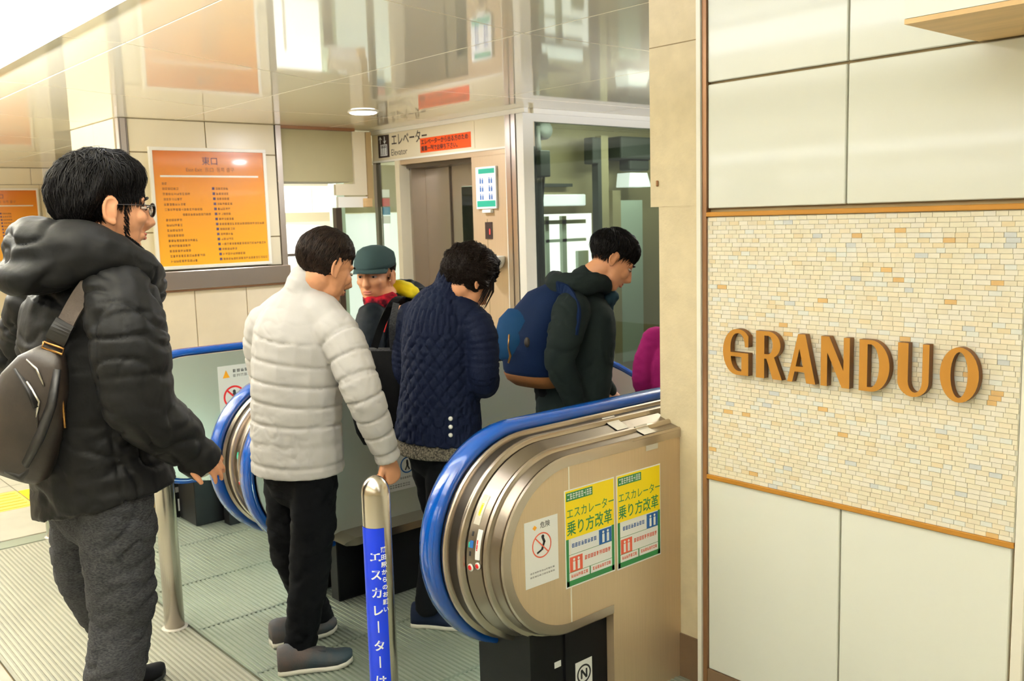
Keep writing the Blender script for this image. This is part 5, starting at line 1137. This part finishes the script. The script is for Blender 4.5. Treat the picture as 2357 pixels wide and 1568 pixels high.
MB().loft(rs, smooth=True).build('bag_body', 'canvas_black', tb)
rs = [[c_+Vector((0, 0, dz)) for c_ in rs[0]] for dz in (-.02, .006)]; MB().loft(rs).build('rim_binding', 'trouser_grey', tb)
ribbon([J(862, 800, D+.13), J(880, 745, D+.10), J(903, 700, D+.02), J(925, 685, D+.08), J(915, 730, D+.17), J(898, 800, D+.19)], .030, .006, CR, 'strap', 'canvas_black', tb)
ribbon([J(905, 806, D+.09), J(903, 750, D+.02), J(912, 698, D-.0)], .026, .006, CR, 'strap', 'trouser_grey', tb)
# ---------------------------------------------------------------- man with the navy backpack
D = 4.12; hd_ = 2; L_ = left_of(hd_); Fw = fwd_of(hd_)
H = Head(J(1408, 600, D), -40, 36, roll=-12, k=1.0)
neck = J(1345, 655, D); chest = J(1330, 740, D); waist = J(1325, 860, D); pel = J(1310, 960, D)
shR = J(1318, 705, D-.16); elR = J(1290, 835, D-.20); wrR = J(1330, 940, D-.16); shL = J(1345, 700, D+.16); elL = J(1340, 830, D+.2); wrL = J(1400, 900, D+.14)
gl = J(1305, 1000, D); gl.z = 0
an_ = lambda s: Vector((gl.x+.02*s, gl.y+.11*s, .09)); kn_ = lambda s: Vector((gl.x+.07, gl.y+.10*s, .48)); hp_ = lambda s: Vector((gl.x+.0, gl.y+.09*s, .90))
def build(mb):
    H.skin(mb); sl(mb, [chest, neck, H.p(-.012, 0, -.045)], [(.09, .08), (.06, .06), .055], L_); sl(mb, [pel, waist, chest, neck-Vector((0, 0, .03))], [(.13, .085), (.13, .085), (.14, .09), (.065, .06)], L_)
    for a, b, c in ((shR, elR, wrR), (shL, elL, wrL)): limbs(mb, a, b, c)
    for s in (-1, 1): legs(mb, hp_(s), kn_(s), an_(s))
    hand(mb, wrR, (wrR-elR), L_, (30, 35, 25), 1., thumb=-1); hand(mb, wrL, (wrL-elL), -L_, (30, 35, 25), 1., thumb=1)
man_p = body((gl.x, gl.y, 0), 'person in dark green hooded fleece looking down on the first escalator step', None, build, .0065)
def hair_p(x, y, z):
    if x > .4: return min(1, (z-.16)*2)
    if x > -.1: return min(1, (z-.0+(.4-x)*.25)*2.)
    return min(1, (z+.45)*2.)
hair(man_p, H, 'hair_black', hair_p, .020, 2200, .045, lambda d: (.5 if d.z > .3 else -.1, d.y*.4, -.8 if d.z < .7 else 0), rough=.006, seed=31, fuzz=.008); eyes(man_p, H)
lofts_p = [([J(1312, 985, D), J(1318, 900, D), J(1325, 820, D), J(1330, 745, D), J(1335, 700, D), J(1342, 668, D), J(1348, 648, D)], [(.190, .130), (.188, .132), (.190, .132), (.195, .128), (.17, .112), (.10, .09), (.08, .08)], L_),
           ([J(1316, 712, D-.15), J(1300, 770, D-.19), elR, mixv(elR, wrR, .5), mixv(elR, wrR, 1.05)], [(.080, .084), (.076, .08), .068, .06, .048], Fw), ([J(1345, 712, D+.15), J(1345, 770, D+.19), elL, mixv(elL, wrL, .5), wrL], [.08, .076, .066, .058, .045], Fw)]
garment('fleece', man_p, 'fleece_green', lofts_p, .0095, 3, None, .007, 7., seed=4., crease=.008, cscale=7.)
C_ = J(1338, 655, D); mb_pts = [C_+Fw*.10-L_*.055+Vector((0, 0, -.02)), C_+Fw*.03-L_*.10, C_-Fw*.06-L_*.09+Vector((0, 0, .01)), C_-Fw*.12+Vector((0, 0, .005)), C_-Fw*.06+L_*.09+Vector((0, 0, .01)), C_+Fw*.03+L_*.10, C_+Fw*.10+L_*.055]
garment('hood', man_p, 'fleece_green', [(mb_pts, [.028, .038, .048, .055, .048, .038, .028], Vector((0, 0, 1)))], .009, 3, None, .010, 14., seed=9.)
C2 = J(1372, 688, D); garment('scarf', man_p, 'scarf_teal', [([C2+Fw*.05-L_*.05+Vector((0, 0, .01)), C2+Fw*.06+Vector((0, 0, -.02)), C2+Fw*.05+L_*.05], [.030, .034, .03], Vector((0, 0, 1))), ([C2+Fw*.055+Vector((0, 0, -.01)), C2+Fw*.06+Vector((0, 0, -.07)), C2+Fw*.05+Vector((0, 0, -.12))], [(.045, .025), (.04, .022), (.025, .015)], L_)], .008, 2, None, .006, 18.)
garment('trousers', man_p, 'trouser_black', [([Vector((gl.x, gl.y, .98)), Vector((gl.x, gl.y, .88))], [(.15, .115), (.15, .11)], L_)]+[([hp_(s), mixv(hp_(s), kn_(s), .5), kn_(s), an_(s)], [(.085, .09), .08, .07, .058], L_) for s in (-1, 1)], .011, 2, None, .008, 12.)
for s in (-1, 1): a = an_(s); a.z = 0; shoe(man_p, a-Fw*.09, a+Fw*.18, 'shoe_black', 'sole_white', .098, .088)
bk = thing('backpack', 'navy backpack with suede base on the back of the green fleece', 'backpack', J(1225, 890, D))
def bpk(px, py, d=0.): return J(px, py, D-.02+d)
rs = []
for px_, py_, rw, rd in ((1285, 652, .04, .05), (1268, 672, .075, .11), (1250, 710, .098, .138), (1236, 760, .112, .150), (1230, 810, .112, .152), (1230, 850, .104, .148), (1234, 872, .090, .138)):
    c = bpk(px_, py_); rs.append([c+Fw*(rw*math.copysign(abs(math.cos(q))**.75, math.cos(q)))+L_*(rd*math.copysign(abs(math.sin(q))**.75, math.sin(q))) for q in [k*2*math.pi/24 for k in range(24)]])
MB().loft(rs).build('pack_body', 'pack_navy', bk)
rs = []
for px_, py_, rw, rd in ((1196, 712, .02, .07), (1190, 735, .045, .105), (1184, 780, .055, .115), (1186, 820, .05, .112), (1194, 838, .03, .09)):
    c = bpk(px_, py_, -.0); rs.append([c+Fw*(rw*math.cos(q))+L_*(rd*math.copysign(abs(math.sin(q))**.8, math.sin(q))) for q in [k*2*math.pi/20 for k in range(20)]])
MB().loft(rs).build('front_pocket', 'pack_blue', bk)
rs = []
for px_, py_, rw, rd in ((1232, 858, .106, .150), (1236, 874, .098, .143), (1240, 886, .075, .118), (1243, 890, .03, .06)):
    c = bpk(px_, py_); rs.append([c+Fw*(rw*math.copysign(abs(math.cos(q))**.75, math.cos(q)))+L_*(rd*math.copysign(abs(math.sin(q))**.75, math.sin(q))) for q in [k*2*math.pi/24 for k in range(24)]])
MB().loft(rs).build('suede_base', 'suede', bk)
MB().tube([bpk(1172, 770, -.08), bpk(1170, 800, -.08), bpk(1175, 820, -.07), bpk(1170, 836, -.08)], [.004, .003, .006, .004], 6).build('key_chain', 'brass', bk)
mb = MB(); ellipsoid(mb, bpk(1213, 788, -.152), [.006, .012, .022], (CF, CR, CU)); mb.build('patch', 'leather', bk)
ribbon([J(1282, 660, D-.12), J(1305, 672, D-.16), J(1325, 715, D-.22), J(1318, 770, D-.24)], .05, .012, L_, 'strap', 'pack_navy', bk)
# ---------------------------------------------------------------- man in the green cap coming up the second escalator
D = 4.86; hd_ = 205; L_ = left_of(hd_); Fw = fwd_of(hd_)
H = Head(J(863, 634, D), 214, 2, k=1.16)
neck = J(893, 695, D); chest = J(900, 790, D); waist = J(902, 900, D); pel = J(905, 1000, D)
shR = J(940, 715, D+.13); shL = J(852, 725, D-.14); elL = J(845, 850, D-.2); elR = J(955, 850, D+.2); wrL = J(838, 930, D-.16); wrR = J(940, 930, D+.2)
gl = J(905, 1000, D); gl.z = 0
def build(mb):
    H.skin(mb); sl(mb, [chest, neck, H.p(-.012, 0, -.045)], [(.09, .08), (.065, .065), .06], L_); sl(mb, [pel, waist, chest, neck-Vector((0, 0, .03))], [(.13, .09), (.13, .09), (.14, .09), (.065, .06)], L_)
    for a, b, c in ((shR, elR, wrR), (shL, elL, wrL)): limbs(mb, a, b, c)
    for s in (-1, 1): legs(mb, Vector((gl.x, gl.y, .85))+L_*(.09*s), Vector((gl.x, gl.y, .48))+L_*(.10*s)+Fw*.03, Vector((gl.x, gl.y, .09))+L_*(.10*s))
    hand(mb, wrR, (wrR-elR), L_, (30, 35, 25), 1., thumb=-1); hand(mb, wrL, (wrL-elL), -L_, (30, 35, 25), 1., thumb=1)
man_c = body((gl.x, gl.y, 0), 'person in grey-green cap and dark jacket with yellow hood lining behind the navy coat', None, build, .0065)
hair(man_c, H, 'hair_dark', lambda x, y, z: -1 if x > .2 else min(1, (z+.45)*1.5), .008, 600, .03, seed=41); eyes(man_c, H)
mb = MB(); rings_ = []
for z, k in ((.040, 1.02), (.06, 1.03), (.088, .97), (.110, .82), (.126, .55), (.133, .2)): rings_.append([H.p(-.008+.108*k*math.cos(q), .087*k*math.sin(q), z-.018*math.cos(q)*(k > .9)) for q in [i*2*math.pi/28 for i in range(28)]])
cp = MB().loft(rings_).build('cap', 'cap_green', man_c)
rs = []
for t in np.linspace(-1, 1, 13): a = t*1.15; x = .098*math.cos(a); y = .084*math.sin(a); o_ = .060*math.cos(t*1.45); rs.append([H.p(x-.01, y, .034), H.p(x+o_*.5, y*1.0, .034), H.p(x+o_, y*.98, .026-.010*abs(t)), H.p(x+o_, y*.98, .022-.010*abs(t)), H.p(x-.01, y, .026)])
MB().loft(rs, smooth=True).build('brim', 'cap_green', cp)
lofts_c = [([J(904, 1010, D), J(903, 930, D), J(902, 850, D), J(900, 780, D), J(898, 735, D), J(896, 705, D)], [(.19, .14), (.19, .14), (.195, .14), (.20, .135), (.16, .11), (.085, .085)], L_),
           ([J(935, 725, D+.11), J(945, 790, D+.17), elR, wrR], [.085, .08, .07, .05], Fw), ([J(858, 735, D-.12), J(848, 790, D-.18), elL, wrL], [.085, .08, .07, .05], Fw)]
garment('jacket', man_c, 'shell_black', lofts_c, .0095, 3, None, .010, 10., seed=14.)
C_ = J(905, 690, D)
garment('hood_lining', man_c, 'lining_yellow', [([C_+Fw*.02-L_*.125, C_-Fw*.06-L_*.10+Vector((0, 0, .045)), C_-Fw*.10+Vector((0, 0, .05)), C_-Fw*.06+L_*.09+Vector((0, 0, .03))], [.03, .045, .045, .035], Vector((0, 0, 1)))], .009, 2, None, .006, 14.)
garment('hood', man_c, 'shell_black', [([C_-L_*.15-Fw*.02, C_-Fw*.11-L_*.13+Vector((0, 0, .03)), C_-Fw*.16+Vector((0, 0, .035)), C_-Fw*.10+L_*.11+Vector((0, 0, .01))], [.035, .055, .058, .045], Vector((0, 0, 1)))], .009, 2, None, .008, 14.)
C2 = J(876, 700, D-.05); garment('scarf', man_c, 'plaid_red', [([C2-L_*.07+Vector((0, 0, .03)), C2+Fw*.05, C2+L_*.07+Vector((0, 0, .03))], [.032, .042, .032], Vector((0, 0, 1))), ([C2+Fw*.04, C2+Fw*.065+Vector((0, 0, -.06)), C2+Fw*.075+Vector((0, 0, -.12))], [(.06, .035), (.05, .028), (.025, .018)], L_)], .008, 2, None, .006, 18.)
fr = lambda px_, py_, d=0.: J(px_, py_, D-.16-d)
ribbon([fr(838, 716), fr(858, 738, .015), fr(882, 762, .02)], .012, .004, CR, 'zip_piping', 'lining_yellow', man_c); ribbon([fr(905, 690, .0), fr(893, 730, .02), fr(884, 765, .025)], .006, .004, CR, 'lanyard', 'red', man_c)
MB().prism([(0, 0), (1, 0), (1, 1)], 2, 0, 1) if False else None
mb = MB(); q = [fr(866, 742, .012), fr(884, 765, .018), fr(880, 790, .012), fr(868, 785, .01)]; mb.loft([q, [p+VH*.02 for p in q]], smooth=False); mb.build('jacket_lining', 'liner_blue', man_c)
garment('trousers', man_c, 'trouser_black', [([Vector((gl.x, gl.y, .95)), Vector((gl.x, gl.y, .84))], [(.15, .115), (.15, .11)], L_)]+[([Vector((gl.x, gl.y, .85))+L_*(.09*s), Vector((gl.x, gl.y, .48))+L_*(.10*s)+Fw*.03, Vector((gl.x, gl.y, .08))+L_*(.10*s)], [.085, .072, .058], L_) for s in (-1, 1)], .012, 2, None, .008, 12.)
for s in (-1, 1): a = Vector((gl.x, gl.y, 0))+L_*(.10*s); shoe(man_c, a-Fw*.09, a+Fw*.18, 'shoe_black', 'sole_black', .098, .088)
# ---------------------------------------------------------------- person in magenta further down the escalator
D = 4.92; hd_ = 25; L_ = left_of(hd_); Fw = fwd_of(hd_)
sz = -.25; base = J(1578, 800, D); gl = Vector((base.x, base.y, sz))
Gp = lambda f, l, z: gl+Fw*f+L_*l+Vector((0, 0, z))
H = Head(Gp(.05, 0, 1.46), 0, 14, k=.97)
def build(mb):
    H.skin(mb); sl(mb, [Gp(0, 0, 1.15), Gp(.0, 0, 1.30), H.p(-.012, 0, -.045)], [(.09, .08), (.055, .055), .05], L_); sl(mb, [Gp(0, 0, .82), Gp(0, 0, .98), Gp(0, 0, 1.15), Gp(0, 0, 1.28)], [(.12, .085), (.11, .08), (.12, .085), (.06, .055)], L_)
    for s in (-1, 1): limbs(mb, Gp(0, .16*s, 1.25), Gp(-.03, .21*s, 1.0), Gp(.12, .20*s, .85)); legs(mb, Gp(0, .08*s, .82), Gp(.03, .08*s, .46), Gp(0, .08*s, .08)); hand(mb, Gp(.12, .20*s, .85), Vector((.8, 0, -.5)), Vector((0, -s, 0)), (30, 35, 25), .92, thumb=s)
wm = body(tuple(gl), 'person in magenta jumper further down the escalator beside the column', None, build, .0075)
hair(wm, H, 'hair_dark', lambda x, y, z: min(1, (z-.2)*2) if x > .35 else min(1, (z+.8)*2), .018, 900, .06, seed=51); eyes(wm, H)
garment('jumper', wm, 'magenta_knit', [([Gp(0, 0, .74), Gp(0, 0, .95), Gp(-.01, 0, 1.12), Gp(-.01, 0, 1.22), Gp(0, 0, 1.30)], [(.185, .145), (.185, .14), (.185, .14), (.15, .11), (.07, .07)], L_)]+[([Gp(-.005, .155*s, 1.235), Gp(-.02, .20*s, 1.13), Gp(-.03, .215*s, 1.0), Gp(.12, .20*s, .86)], [.078, .072, .064, .045], Fw) for s in (-1, 1)], .010, 3, None, .008, 10.)
garment('trousers', wm, 'trouser_black', [([Gp(0, 0, .85), Gp(0, 0, .78)], [(.14, .11), (.14, .11)], L_)]+[([Gp(0, .08*s, .82), Gp(.03, .08*s, .46), Gp(0, .08*s, .07)], [.08, .065, .055], L_) for s in (-1, 1)], .012, 2, None, .006, 12.)
for s in (-1, 1): a = Gp(0, .085*s, 0); shoe(wm, a-Fw*.08, a+Fw*.16, 'shoe_navy', 'sole_white', .09, .08)
